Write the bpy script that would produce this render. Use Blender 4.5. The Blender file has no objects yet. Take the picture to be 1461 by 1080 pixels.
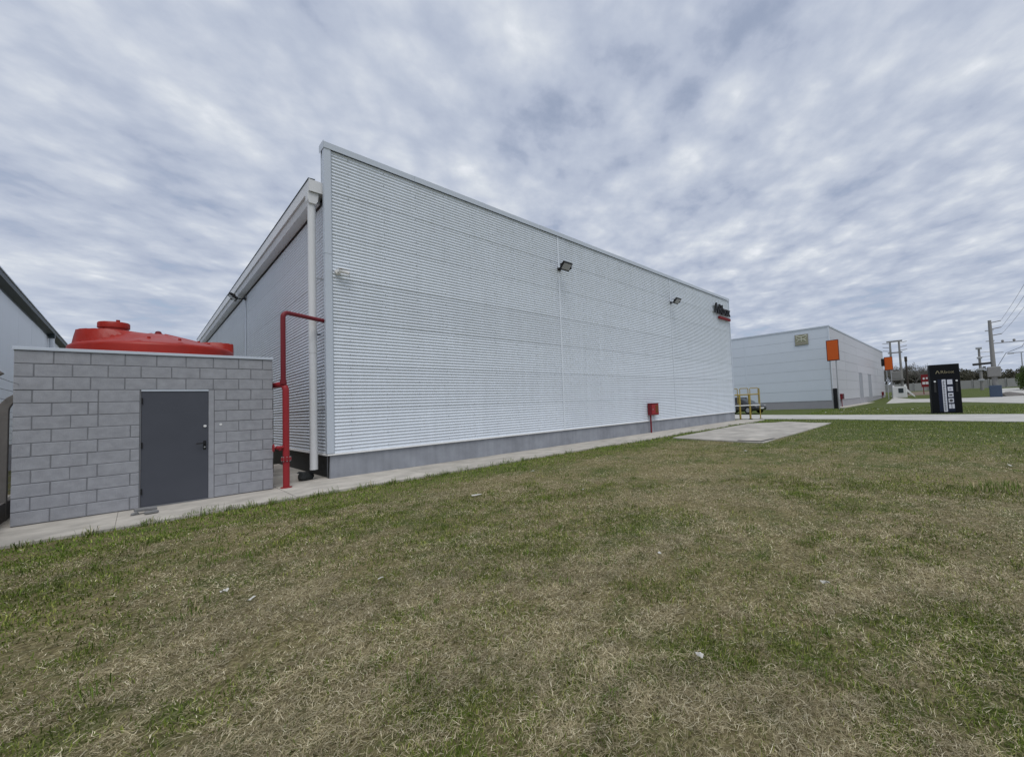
import bpy, bmesh, math, random
import numpy as np
from mathutils import Vector, Matrix

random.seed(7); rng = np.random.default_rng(7)
S = bpy.context.scene
C = S.collection
PI = math.pi

# ------------------------------------------------------------------ camera
F_PX, CX, CY, W_PX = 577.63, 139.3, 8.3, 1461.0
yaw, pitch, roll = (math.radians(a) for a in (49.418, 2.732, -2.5504))
EYE = Vector((0, 0, 1.408))
fwd = Vector((math.sin(yaw)*math.cos(pitch), math.cos(yaw)*math.cos(pitch), math.sin(pitch)))
r0 = Vector((math.cos(yaw), -math.sin(yaw), 0)); u0 = r0.cross(fwd)
right = math.cos(roll)*r0 + math.sin(roll)*u0
up = -math.sin(roll)*r0 + math.cos(roll)*u0
cd = bpy.data.cameras.new('camera'); cam = bpy.data.objects.new('camera', cd); C.objects.link(cam)
cd.sensor_width = 36; cd.sensor_fit = 'HORIZONTAL'; cd.lens = F_PX/W_PX*36
cd.shift_x = -CX/W_PX; cd.shift_y = CY/W_PX
cd.clip_start = 0.05; cd.clip_end = 6000
m = Matrix((right, up, -fwd)).transposed().to_4x4(); m.translation = EYE
cam.matrix_world = m
S.camera = cam

# ------------------------------------------------------------------ world, sun, exposure
SUN_EL, SUN_AZ = math.radians(62), math.radians(205)      # azimuth clockwise from +Y
wd = bpy.data.worlds.new('World'); S.world = wd; wd.use_nodes = True
nt = wd.node_tree; nt.nodes.clear()

class NT:
    """tiny helper for wiring shader nodes"""
    def __init__(s, nt): s.nt = nt
    def n(s, t, **k):
        nd = s.nt.nodes.new(t)
        for a, b in k.items(): setattr(nd, a, b)
        return nd
    def set(s, sock, v):
        if hasattr(v, 'links'): s.nt.links.new(v, sock)
        elif isinstance(v, (tuple, list)) and len(v) == 3 and sock.type == 'RGBA': sock.default_value = (*v, 1)
        else: sock.default_value = v
    def math(s, op, a, b=0.0, c=None, clamp=False):
        nd = s.n('ShaderNodeMath', operation=op, use_clamp=clamp)
        s.set(nd.inputs[0], a); s.set(nd.inputs[1], b)
        if c is not None: s.set(nd.inputs[2], c)
        return nd.outputs[0]
    def noise(s, vec, scale, detail=4, rough=0.55, dist=0.0, w=None):
        nd = s.n('ShaderNodeTexNoise')
        if w is not None:
            nd.noise_dimensions = '4D'; nd.inputs['W'].default_value = w
        if vec is not None: s.set(nd.inputs['Vector'], vec)
        nd.inputs['Scale'].default_value = scale; nd.inputs['Detail'].default_value = detail
        nd.inputs['Roughness'].default_value = rough; nd.inputs['Distortion'].default_value = dist
        return nd.outputs['Fac']
    def ramp(s, fac, stops, interp='LINEAR'):
        nd = s.n('ShaderNodeValToRGB'); cr = nd.color_ramp; cr.interpolation = interp
        while len(cr.elements) > 1: cr.elements.remove(cr.elements[0])
        for i, (p, c) in enumerate(stops):
            e = cr.elements[0] if i == 0 else cr.elements.new(p)
            e.position = p
            e.color = (c, c, c, 1) if not isinstance(c, (tuple, list)) else (*c, 1)
        s.set(nd.inputs[0], fac); return nd.outputs[0]
    def mix(s, fac, a, b, mode='MIX'):
        nd = s.n('ShaderNodeMix', data_type='RGBA', blend_type=mode)
        s.set(nd.inputs[0], fac); s.set(nd.inputs[6], a); s.set(nd.inputs[7], b); return nd.outputs[2]
    def comb(s, x, y, z):
        nd = s.n('ShaderNodeCombineXYZ'); s.set(nd.inputs[0], x); s.set(nd.inputs[1], y); s.set(nd.inputs[2], z); return nd.outputs[0]
    def sep(s, v):
        nd = s.n('ShaderNodeSeparateXYZ'); s.set(nd.inputs[0], v); return nd.outputs
    def smooth(s, v, a, b, lo=0.0, hi=1.0):
        nd = s.n('ShaderNodeMapRange', interpolation_type='SMOOTHSTEP')
        s.set(nd.inputs[0], v)
        for i, q in zip((1, 2, 3, 4), (a, b, lo, hi)): nd.inputs[i].default_value = q
        return nd.outputs[0]

w = NT(nt)
out = w.n('ShaderNodeOutputWorld'); bg = w.n('ShaderNodeBackground'); bg.inputs[1].default_value = 0.1
sky = w.n('ShaderNodeTexSky', sky_type='NISHITA'); sky.sun_disc = False
sky.sun_elevation = SUN_EL; sky.sun_rotation = SUN_AZ
d = w.sep(w.n('ShaderNodeTexCoord').outputs['Generated'])
zc = w.math('ADD', w.math('MAXIMUM', d[2], 0.0), 0.10)
px = w.math('DIVIDE', d[0], zc); py = w.math('DIVIDE', d[1], zc)
BA = math.radians(40)                                        # the cloud rows run this way (from +Y towards +X)
al = w.math('ADD', w.math('MULTIPLY', px, math.sin(BA)), w.math('MULTIPLY', py, math.cos(BA)))
ac = w.math('SUBTRACT', w.math('MULTIPLY', px, math.cos(BA)), w.math('MULTIPLY', py, math.sin(BA)))
vrow = w.comb(w.math('MULTIPLY', al, 0.80), w.math('MULTIPLY', ac, 1.30), 0.0)
vpuff = w.comb(al, w.math('MULTIPLY', ac, 1.08), 3.0)
vbig = w.comb(al, ac, 7.0)
def warp(v, scale, amt):
    wv = w.n('ShaderNodeTexNoise'); w.set(wv.inputs['Vector'], v); wv.inputs['Scale'].default_value = scale; wv.inputs['Detail'].default_value = 3
    q = w.n('ShaderNodeVectorMath', operation='SCALE'); w.set(q.inputs[0], wv.outputs['Color']); q.inputs['Scale'].default_value = amt
    r = w.n('ShaderNodeVectorMath', operation='ADD'); w.set(r.inputs[0], v); w.set(r.inputs[1], q.outputs[0]); return r.outputs[0]
def cells(v, scale, smooth):
    vo = w.n('ShaderNodeTexVoronoi', feature='SMOOTH_F1'); w.set(vo.inputs['Vector'], v); vo.inputs['Scale'].default_value = scale; vo.inputs['Smoothness'].default_value = smooth
    return w.math('SUBTRACT', 0.42, vo.outputs['Distance'])
n_row = w.noise(vrow, 2.2, 3, 0.5)
n_big = w.noise(vbig, 0.7, 2, 0.5)
n_puff = w.noise(vpuff, 5.4, 6, 0.55)
n_tuft = w.noise(vpuff, 19.0, 4, 0.6)
wp = warp(vpuff, 6.0, 0.16)
c1 = cells(wp, 4.9, 0.5); c2 = cells(wp, 11.0, 0.4)
terms = [(n_row, 0.46), (n_big, 0.32), (n_puff, 0.28), (n_tuft, 0.15), (c1, 0.26), (c2, 0.12)]
cl = 0.0
for node, k in terms: cl = w.math('MULTIPLY_ADD', node, k, cl)
ccol = w.ramp(cl, [(0.46, (3.95, 4.45, 5.6)), (0.55, (4.55, 5.05, 6.1)), (0.63, (5.25, 5.7, 6.6)), (0.71, (6.1, 6.5, 7.15)), (0.83, (8.2, 8.4, 8.8))])
hz = w.smooth(d[2], 0.0, 0.30)
ccol = w.mix(hz, w.mix(0.45, ccol, (4.2, 4.85, 6.0)), ccol)  # rows melt together towards the horizon
cover = w.smooth(cl, 0.36, 0.50)
col = w.mix(w.math('MULTIPLY_ADD', cover, 0.35, 0.65), sky.outputs[0], ccol)
w.set(bg.inputs[0], col); nt.links.new(bg.outputs[0], out.inputs[0])

sd = bpy.data.lights.new('sun', 'SUN'); sun = bpy.data.objects.new('sun', sd); C.objects.link(sun)
sd.energy = 1.5; sd.angle = math.radians(35); sd.color = (1.0, 0.975, 0.94)
sdir = Vector((math.sin(SUN_AZ)*math.cos(SUN_EL), math.cos(SUN_AZ)*math.cos(SUN_EL), math.sin(SUN_EL)))
sun.rotation_euler = sdir.to_track_quat('Z', 'Y').to_euler(); sun.location = (0, -20, 40)
S.view_settings.view_transform = 'Standard'; S.view_settings.look = 'None'
S.view_settings.exposure = 0.12; S.view_settings.gamma = 1.0; S.view_settings.use_curve_mapping = False
S.render.engine = 'CYCLES'; S.cycles.max_bounces = 6; S.cycles.diffuse_bounces = 3; S.cycles.transparent_max_bounces = 8

# ------------------------------------------------------------------ materials
MATS = {}
def mat(name, col, rough=0.7, metal=0.0, var=0.0, vscale=6.0, bump=0.0, bscale=40.0, rnd=0.0, spec=0.3, streak=0.0, coat=0.0):
    """plain procedural surface: base colour + blotches + per-object tone + fine relief"""
    if name in MATS: return MATS[name]
    M = bpy.data.materials.new(name); M.use_nodes = True; t = NT(M.node_tree); MATS[name] = M
    b = M.node_tree.nodes['Principled BSDF']
    b.inputs['Roughness'].default_value = rough; b.inputs['Metallic'].default_value = metal
    b.inputs['Specular IOR Level'].default_value = spec; b.inputs['Coat Weight'].default_value = coat
    c = None
    if var or bump or streak:
        pos = t.n('ShaderNodeNewGeometry').outputs['Position']
    f = None
    if var:
        a = t.noise(pos, vscale, 6, 0.62)
        f = t.math('MULTIPLY_ADD', t.math('SUBTRACT', a, 0.5), 2*var, 1.0)
    if streak:
        s3 = t.sep(pos)
        a = t.noise(t.comb(t.math('MULTIPLY', s3[0], 3.0), t.math('MULTIPLY', s3[1], 3.0), t.math('MULTIPLY', s3[2], 0.18)), 2.0, 4, 0.6)
        g = t.math('MULTIPLY_ADD', t.math('SUBTRACT', a, 0.5), 2*streak, 1.0)
        f = g if f is None else t.math('MULTIPLY', f, g)
    if rnd:
        r = t.n('ShaderNodeObjectInfo').outputs['Random']
        g = t.math('MULTIPLY_ADD', t.math('SUBTRACT', r, 0.5), 2*rnd, 1.0)
        f = g if f is None else t.math('MULTIPLY', f, g)
    if f is not None:
        vm = t.n('ShaderNodeVectorMath', operation='SCALE'); vm.inputs[0].default_value = col; t.set(vm.inputs['Scale'], f)
        t.set(b.inputs['Base Color'], vm.outputs[0])
    else: b.inputs['Base Color'].default_value = (*col, 1)
    if bump:
        bn = t.n('ShaderNodeBump'); bn.inputs['Strength'].default_value = 1.0; bn.inputs['Distance'].default_value = bump
        t.set(bn.inputs['Height'], t.noise(pos, bscale, 5, 0.6)); t.set(b.inputs['Normal'], bn.outputs[0])
    return M

M_clad = mat('white_steel_cladding', (0.69, 0.74, 0.80), 0.34, 0, 0.06, 2.0, 0, 40, 0.035, 0.45, 0.10)
M_trim = mat('grey_white_flashing', (0.52, 0.57, 0.635), 0.42, 0, 0.03, 3.0, rnd=0.02, spec=0.4)
M_gut = mat('white_gutter_paint', (0.68, 0.69, 0.70), 0.5, 0, 0.04, 4, streak=0.05)
M_plinth = mat('grey_plinth_paint', (0.275, 0.29, 0.32), 0.85, 0, 0.45, 1.6, 0.002, 60, streak=0.22)
M_tar = mat('black_bitumen', (0.022, 0.024, 0.024), 0.6, 0, 0.3, 9, 0.003, 30)
M_conc = mat('pale_concrete', (0.45, 0.42, 0.37), 0.9, 0, 0.60, 2.2, 0.003, 70, 0.05)
M_conc2 = mat('slab_concrete', (0.41, 0.385, 0.345), 0.9, 0, 0.75, 1.1, 0.003, 60, 0.04)
M_road = mat('driveway_concrete', (0.46, 0.45, 0.42), 0.9, 0, 0.40, 0.7, 0.002, 40)
M_dconc = mat('weathered_post_concrete', (0.16, 0.15, 0.14), 0.95, 0, 0.25, 8, 0.004, 60)
M_block = mat('painted_grey_block', (0.315, 0.322, 0.345), 0.92, 0, 0.30, 9, 0.006, 80, 0.022)
M_mortar = mat('dark_mortar', (0.19, 0.195, 0.208), 0.95, 0, 0.2, 20, 0.003, 90)
M_door = mat('slate_door_paint', (0.070, 0.075, 0.091), 0.45, 0, 0.12, 3, 0.0006, 25)
M_black = mat('black_plastic', (0.012, 0.012, 0.013), 0.45)
M_blackg = mat('black_gloss_panel', (0.006, 0.007, 0.009), 0.55, spec=0.15)
M_red = mat('red_pipe_paint', (0.29, 0.021, 0.026), 0.48, 0, 0.12, 6)
M_redd = mat('dark_red_pipe_paint', (0.17, 0.015, 0.022), 0.5, 0, 0.12, 6)
M_tank = mat('orange_red_tank_plastic', (0.33, 0.021, 0.012), 0.38, 0, 0.22, 4, 0.0008, 30)
M_white = mat('white_paint', (0.74, 0.74, 0.73), 0.6, 0, 0.05, 5)
M_steel = mat('galvanised_steel', (0.42, 0.43, 0.44), 0.45, 0.6, 0.1, 8)
M_yel = mat('yellow_paint', (0.36, 0.265, 0.055), 0.5, 0, 0.12, 4)
M_or = mat('orange_sign_face', (0.62, 0.11, 0.014), 0.6, 0, 0.04, 2)
M_ord = mat('dark_orange_sign_edge', (0.12, 0.03, 0.02), 0.6)
M_sign = mat('olive_sign_face', (0.30, 0.295, 0.21), 0.6, 0, 0.06, 3)
M_signl = mat('cream_sign_mark', (0.74, 0.74, 0.64), 0.6)
M_glass = mat('dark_car_glass', (0.012, 0.014, 0.016), 0.08, spec=0.6)
M_car = mat('charcoal_car_paint', (0.020, 0.021, 0.022), 0.28, 0, 0.05, 2, spec=0.5, coat=0.5)
M_tyre = mat('tyre_rubber', (0.014, 0.014, 0.014), 0.85)
M_lens = mat('lamp_glass', (0.36, 0.37, 0.38), 0.2, spec=0.6)
M_gold = mat('dull_gold_letter', (0.24, 0.21, 0.13), 0.5)
M_blue = mat('blue_painted_base', (0.06, 0.085, 0.13), 0.8, 0, 0.1, 2)
M_pole = mat('grey_pole_concrete', (0.24, 0.235, 0.225), 0.9, 0, 0.12, 2)
M_wood = mat('dark_pole_wood', (0.06, 0.05, 0.042), 0.9, 0, 0.2, 5)
M_redsign = mat('red_sign_face', (0.21, 0.016, 0.02), 0.6)
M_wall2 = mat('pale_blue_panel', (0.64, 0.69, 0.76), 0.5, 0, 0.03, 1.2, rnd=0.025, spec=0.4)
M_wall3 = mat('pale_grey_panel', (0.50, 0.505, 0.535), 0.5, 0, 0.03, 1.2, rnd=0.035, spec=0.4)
M_wallL = mat('pale_neighbour_panel', (0.79, 0.82, 0.86), 0.55, 0, 0.03, 1.5, rnd=0.02, streak=0.04)
M_plinth2 = mat('lilac_grey_plinth', (0.34, 0.335, 0.36), 0.85, 0, 0.08, 1.5)
M_dkgut = mat('dark_teal_gutter', (0.035, 0.05, 0.055), 0.5)
M_joint = mat('dark_joint_filler', (0.10, 0.10, 0.105), 0.8)
M_bark = mat('grey_bark', (0.10, 0.09, 0.08), 0.95, 0, 0.2, 4)
M_fence = mat('boundary_wall_concrete', (0.33, 0.325, 0.315), 0.9, 0, 0.12, 0.5, rnd=0.06)
M_paper = mat('white_scrap', (0.58, 0.57, 0.52), 0.8, 0, 0.1, 40)
M_stone = mat('grey_rubble', (0.20, 0.20, 0.20), 0.95, 0, 0.3, 20, 0.004, 60)
M_wire = mat('grey_wire', (0.12, 0.125, 0.14), 0.5)

def leaf_mat(name, c0, c1, trans=0.25):
    M = bpy.data.materials.new(name); M.use_nodes = True; t = NT(M.node_tree)
    b = M.node_tree.nodes['Principled BSDF']; o = M.node_tree.nodes['Material Output']
    pos = t.n('ShaderNodeNewGeometry').outputs['Position']
    col = t.mix(t.noise(pos, 1.3, 4, 0.7), c0, c1)
    t.set(b.inputs['Base Color'], col); b.inputs['Roughness'].default_value = 0.75; b.inputs['Specular IOR Level'].default_value = 0.2
    tr = t.n('ShaderNodeBsdfTranslucent'); t.set(tr.inputs[0], col)
    mx = t.n('ShaderNodeMixShader'); mx.inputs[0].default_value = trans
    M.node_tree.links.new(b.outputs[0], mx.inputs[1]); M.node_tree.links.new(tr.outputs[0], mx.inputs[2]); M.node_tree.links.new(mx.outputs[0], o.inputs[0])
    return M
M_twig = leaf_mat('bare_twigs', (0.10, 0.092, 0.08), (0.24, 0.23, 0.205), 0.1)
M_dleaf = leaf_mat('dark_evergreen_leaf', (0.022, 0.032, 0.016), (0.06, 0.065, 0.035))
M_gleaf = leaf_mat('green_bush_leaf', (0.045, 0.08, 0.02), (0.12, 0.165, 0.045))

# ------------------------------------------------------------------ mesh helpers
class MB:
    def __init__(s): s.v = []; s.f = []
    def add(s, vs, fs):
        o = len(s.v); s.v += [tuple(a) for a in vs]; s.f += [tuple(o+i for i in q) for q in fs]; return s
    def box(s, x0, x1, y0, y1, z0, z1):
        return s.add([(x0,y0,z0),(x1,y0,z0),(x1,y1,z0),(x0,y1,z0),(x0,y0,z1),(x1,y0,z1),(x1,y1,z1),(x0,y1,z1)],
                     [(0,3,2,1),(4,5,6,7),(0,1,5,4),(1,2,6,5),(2,3,7,6),(3,0,4,7)])
    def tube(s, pts, r, n=10, caps=True):
        pts = [Vector(p) for p in pts]; k = len(pts)
        rs = r if isinstance(r, (list, tuple)) else [r]*k
        vs = []; fs = []
        prev = None
        for i, p in enumerate(pts):
            t = (pts[min(i+1, k-1)] - pts[max(i-1, 0)]).normalized()
            if prev is None:
                a = t.orthogonal().normalized()
            else:
                a = (prev - t*prev.dot(t)).normalized()
            prev = a; b = t.cross(a)
            for j in range(n):
                q = 2*PI*j/n; vs.append(p + (a*math.cos(q) + b*math.sin(q))*rs[i])
        for i in range(k-1):
            for j in range(n):
                fs.append((i*n+j, i*n+(j+1) % n, (i+1)*n+(j+1) % n, (i+1)*n+j))
        if caps: fs.append(tuple(range(n-1, -1, -1))); fs.append(tuple((k-1)*n+j for j in range(n)))
        return s.add(vs, fs)
    def cyl(s, p0, p1, r0, r1=None, n=12): return s.tube([p0, p1], [r0, r0 if r1 is None else r1], n)
    def lathe(s, prof, c=(0,0), n=48):
        vs = []; fs = []
        for (r, z) in prof:
            for j in range(n):
                q = 2*PI*j/n; vs.append((c[0]+r*math.cos(q), c[1]+r*math.sin(q), z))
        for i in range(len(prof)-1):
            for j in range(n): fs.append((i*n+j, i*n+(j+1) % n, (i+1)*n+(j+1) % n, (i+1)*n+j))
        fs.append(tuple((len(prof)-1)*n+j for j in range(n))); fs.append(tuple(range(n-1, -1, -1)))
        return s.add(vs, fs)
    def prism(s, poly, a, b, axis='y'):
        """poly of 2-D points (x,z for axis y; y,z for axis x; x,y for axis z) between a and b"""
        def P(u, v, t): return {'y': (u, t, v), 'x': (t, u, v), 'z': (u, v, t)}[axis]
        n = len(poly)
        vs = [P(u, v, a) for u, v in poly] + [P(u, v, b) for u, v in poly]
        fs = [tuple(range(n)), tuple(range(2*n-1, n-1, -1))] + [(i, (i+1) % n, n+(i+1) % n, n+i) for i in range(n)]
        return s.add(vs, fs)
    def mesh(s, name, mt, bevel=0.0, smooth=False, seg=1):
        me = bpy.data.meshes.new(name); me.from_pydata(s.v, [], s.f)
        bm = bmesh.new(); bm.from_mesh(me); bmesh.ops.recalc_face_normals(bm, faces=bm.faces)
        if bevel: bmesh.ops.bevel(bm, geom=list(bm.edges), offset=bevel, segments=seg, affect='EDGES', profile=0.6)
        bm.to_mesh(me); bm.free()
        if smooth:
            for p in me.polygons: p.use_smooth = True
            try: me.set_sharp_from_angle(angle=math.radians(38))
            except Exception: pass
        me.materials.append(mt); return me
    def build(s, name, mt, parent=None, bevel=0.0, smooth=False, seg=1):
        return link(name, s.mesh(name, mt, bevel, smooth, seg), parent)

def link(name, me, parent=None, loc=None):
    o = bpy.data.objects.new(name, me); C.objects.link(o)
    if parent: o.parent = parent
    if loc: o.location = loc
    return o
def tag(o, label, cat, group=None):
    o['label'] = label; o['category'] = cat
    if group: o['group'] = group
    return o
def thing(name, label, cat, loc=(0,0,0), rz=0.0, group=None):
    o = bpy.data.objects.new(name, None); C.objects.link(o); o.location = loc; o.rotation_euler = (0, 0, rz)
    o.empty_display_size = 0.3
    return tag(o, label, cat, group)
def struct(o): o['kind'] = 'structure'; return o
def stuff(o): o['kind'] = 'stuff'; return o
def dup(root, loc, rz, label, scale=None):
    r = root.copy(); C.objects.link(r); r.location = loc; r.rotation_euler = (0, 0, rz); r['label'] = label
    if scale: r.scale = scale
    for ch in list(root.children):
        c = ch.copy(); C.objects.link(c); c.parent = r
        for g in list(ch.children):
            q = g.copy(); C.objects.link(q); q.parent = c
    return r
def text_mb(s, size, extrude, x=0, y=0, z=0, rot=0.0, align='LEFT', sx=1.0):
    """lettering as real mesh, reading along +x, facing -y"""
    cu = bpy.data.curves.new('lettering', 'FONT'); cu.body = s; cu.size = size; cu.extrude = extrude; cu.align_x = align; cu.resolution_u = 2
    o = bpy.data.objects.new('lettering', cu); C.objects.link(o)
    dg = bpy.context.evaluated_depsgraph_get(); dg.update()
    me = bpy.data.meshes.new_from_object(o.evaluated_get(dg))
    b = MB()
    cr, sr = math.cos(rot), math.sin(rot)
    vs = []
    for v in me.vertices:
        a, c = v.co.x*sx, v.co.y
        vs.append((x + a*cr - c*sr, y - v.co.z, z + a*sr + c*cr))
    b.add(vs, [tuple(p.vertices) for p in me.polygons])
    bpy.data.objects.remove(o); bpy.data.curves.remove(cu); bpy.data.meshes.remove(me)
    return b

def ramp_z(x):
    t = min(max((x-55)/65, 0), 1); return 1.25*t*t*(3-2*t)
LAWN = -0.045
def gz(x): return LAWN + ramp_z(x)

# ------------------------------------------------------------------ ground
XS = [-1500, -300, -60, -20] + list(range(-10, 56, 5)) + list(range(56, 122, 4)) + [160, 400, 1500]
YS = [-1500, -400, -150, -60, -30, -15, -8, 0, 8, 15, 30, 60, 150, 400, 1500]
def ground_material():
    M = bpy.data.materials.new('patchy_lawn'); M.use_nodes = True; t = NT(M.node_tree); b = M.node_tree.nodes['Principled BSDF']
    pos = t.n('ShaderNodeNewGeometry').outputs['Position']; q = t.sep(pos)
    fine = t.noise(pos, 38, 6, 0.7); mid = t.noise(pos, 4.5, 5, 0.65); big = t.noise(pos, 0.55, 3, 0.6)
    straw = t.ramp(fine, [(0.30, (0.07, 0.055, 0.028)), (0.5, (0.20, 0.17, 0.085)), (0.70, (0.40, 0.345, 0.19))])
    green = t.ramp(fine, [(0.30, (0.034, 0.046, 0.014)), (0.5, (0.088, 0.112, 0.034)), (0.72, (0.165, 0.185, 0.07))])
    far = t.smooth(q[0], 7, 24)
    g = t.math('ADD', t.math('ADD', t.math('MULTIPLY', mid, 0.75), t.math('MULTIPLY', big, 0.9)), t.math('MULTIPLY', far, 0.42))
    fac = t.smooth(g, 0.74, 1.08)
    t.set(b.inputs['Base Color'], t.mix(fac, straw, green)); b.inputs['Roughness'].default_value = 0.95; b.inputs['Specular IOR Level'].default_value = 0.1
    bn = t.n('ShaderNodeBump'); bn.inputs['Strength'].default_value = 1.0; bn.inputs['Distance'].default_value = 0.03
    t.set(bn.inputs['Height'], t.noise(pos, 22, 6, 0.7)); t.set(b.inputs['Normal'], bn.outputs[0])
    return M
g = MB(); nx, ny = len(XS), len(YS)
g.add([(x, y, gz(x)) for x in XS for y in YS], [(i*ny+j, (i+1)*ny+j, (i+1)*ny+j+1, i*ny+j+1) for i in range(nx-1) for j in range(ny-1)])
struct(g.build('ground', ground_material(), smooth=True))

def strip(name, near, far, lift, mt, thick=0.06):
    """paved band between two matching polylines, following the ground; a thin slab with real edges"""
    b = MB(); P = []; 
    rows = []
    for (a, c) in zip(near, far):
        k = 8
        rows.append([(a[0]+(c[0]-a[0])*i/k, a[1]+(c[1]-a[1])*i/k) for i in range(k+1)])
    R, K = len(rows), 9
    top = [(x, y, gz(x)+lift) for r in rows for x, y in r]; bot = [(x, y, gz(x)+lift-thick) for r in rows for x, y in r]
    fs = [(i*K+j, (i+1)*K+j, (i+1)*K+j+1, i*K+j+1) for i in range(R-1) for j in range(K-1)]
    n = R*K
    fs += [(i*K, (i+1)*K, n+(i+1)*K, n+i*K) for i in range(R-1)] + [(i*K+K-1, (i+1)*K+K-1, n+(i+1)*K+K-1, n+i*K+K-1) for i in range(R-1)]
    b.add(top+bot, fs)
    return struct(b.build(name, mt))
strip('driveway', [(34.5, 60), (28.0, 20), (26.6, 11), (25.5, 5.2), (22.7, -1.8), (13.0, -26)], [(48, 60), (36.0, 20), (32.2, 11.6), (30.4, 6), (28.7, -2.3), (19.5, -26)], 0.03, M_road)
strip('road', [(150, 18), (84.0, 8.0), (57.0, 6.4), (59.0, 4.2), (54.0, -0.8), (45.5, -4.2), (35, -20), (28, -40)], [(150, 30), (86.0, 8.9), (78.0, 7.4), (70.5, 4.8), (68.5, -1.0), (70.0, -6.0), (75, -20), (80, -40)], 0.03, M_road)
strip('side_road', [(71.0, -4.6), (84, -5.0), (100, -5.4), (122, -6)], [(70.5, -9.0), (84, -10.5), (100, -12.5), (122, -15)], 0.034, M_road)

# ------------------------------------------------------------------ paved walkway along shed and warehouse
walk = bpy.data.objects.new('walkway', None); C.objects.link(walk); struct(walk)
cuts = [-5.0, -2.6, -0.2, 1.86, 4.3, 7.1, 9.9, 12.7, 15.5, 18.3, 21.1, 24.0, 25.4]
for i in range(len(cuts)-1):
    x0, x1 = cuts[i], cuts[i+1]
    e0 = 9.02 + 0.10*math.sin(x0*1.3) + (0.08 if x0 > 3 else 0); e1 = 9.02 + 0.10*math.sin(x1*1.3) + (0.08 if x1 > 3 else 0)
    b = MB(); k = 10
    edge = [(x0+0.002+(x1-x0-0.004)*j/k, e0+(e1-e0)*j/k + random.uniform(-0.02, 0.02)) for j in range(k+1)]
    back = 10.84 if x0 > 2.9 else 16.0
    dz = random.uniform(-0.006, 0.004)
    b.prism(edge + [(x1-0.002, back), (x0+0.002, back)], -0.12, dz-0.004, 'z')
    b.build('paving_slab', M_conc, walk)

# concrete pad with a sunken steel cover
b = MB(); pad = [(13.47, 8.45), (12.9, 6.0), (12.66, 4.68), (14.1, 4.72), (18.0, 4.7), (22.1, 4.78), (22.2, 5.7), (23.2, 7.3), (22.4, 7.6), (21.8, 8.75), (18, 8.65)]
b.prism(pad, -0.12, 0.0, 'z'); padO = b.build('concrete_pad', M_conc2, None, bevel=0.01); struct(padO)
mc = thing('inspection_cover', 'dark edged inspection cover sunk in the near edge of the concrete pad', 'cover', (13.25, 5.15, 0.0), -0.05)
MB().box(-0.42, 0.62, -0.40, 0.42, 0.002, 0.016).build('frame', M_black, mc)
MB().box(-0.37, 0.60, -0.34, 0.40, 0.012, 0.03).build('lid', M_conc, mc, bevel=0.004)

# ------------------------------------------------------------------ the warehouse
X0, X1, YF, YB, ZT = 2.81, 24.81, 10.83, 38.0, 7.80
wh = thing('warehouse', 'big white corrugated warehouse with grey plinth filling the middle of the view', 'warehouse', (X0, YF, 0))
def wl(b): b.v = [(x-X0, y-YF, z) for x, y, z in b.v]; return b       # world -> warehouse local
PER = 0.0785
def sheet(L, waves, face):
    """one corrugated sheet, ribs along its length; local u along the wall, d outwards, z up"""
    n = waves*8+3; us = [L*q/8 for q in range(9)]
    b = MB(); V = []
    dent = [[random.gauss(0, 0.0009) for _ in us] for _ in range(waves+3)]
    for k in range(n+1):
        z = k/8*PER; a = 2*PI*k/8
        dd = 0.0125*math.copysign(abs(math.sin(a))**0.9, math.sin(a)) + 0.005*(1-k/n)
        for j, u in enumerate(us):
            i0 = k//8; fr = (k % 8)/8; e = dd + (dent[i0][j]*(1-fr)+dent[i0+1][j]*fr if 0 < j < len(us)-1 else 0)
            V.append((u, -e, z) if face == 'f' else (-e, u, z))
    m_ = len(us)
    b.add(V, [(k*m_+j, k*m_+j+1, (k+1)*m_+j+1, (k+1)*m_+j) for k in range(n) for j in range(m_-1)])
    return b.mesh('cladding_sheet', M_clad, smooth=True)
rows_f = [0.548 + i*13*PER for i in range(7)]
cols_f = [(2.93, 10.04), (10.08, 17.70), (17.74, 24.74)]
meshes = {}
for (a, c) in cols_f:
    for i, z in enumerate(rows_f):
        wv = 13 if i < 6 else 12
        key = (round(c-a, 3), wv, 'f', i)
        if key not in meshes: meshes[key] = sheet(c-a, wv, 'f')
        o = link('cladding_sheet', meshes[key], wh, (a-X0, 0.0145 + random.uniform(-0.0015, 0.0015), z))
        o.rotation_euler = (random.uniform(-0.0012, 0.0012), 0, 0)
rows_l = [0.548 + i*13*PER for i in range(6)]
for (a, c) in [(10.96, 21.55), (21.59, 31.0), (31.04, 37.9)]:
    for i, z in enumerate(rows_l):
        wv = 13 if i < 5 else 9
        key = (round(c-a, 3), wv, 'l', i)
        if key not in meshes: meshes[key] = sheet(c-a, wv, 'l')
        o = link('cladding_sheet', meshes[key], wh, (0.0145 + random.uniform(-0.0015, 0.0015), a-YF, z))
        o.rotation_euler = (0, random.uniform(-0.0012, 0.0012), 0)
# inner walls behind the sheets, far and rear walls
wl(MB().box(X0+0.05, X1-0.02, YF+0.05, YF+0.22, 0.50, 7.70)).build('parapet_core', M_trim, wh)
wl(MB().box(X0+0.06, X0+0.2, YF+0.23, YB, 0.5, 6.6)).build('side_wall', M_trim, wh)
wl(MB().box(X1-0.14, X1-0.02, YF+0.23, YB, 0.0, 7.2)).build('end_wall', M_clad, wh)
wl(MB().box(X0+0.21, X1-0.15, YB-0.12, YB, 0.0, 7.0)).build('rear_wall', M_clad, wh)
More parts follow.
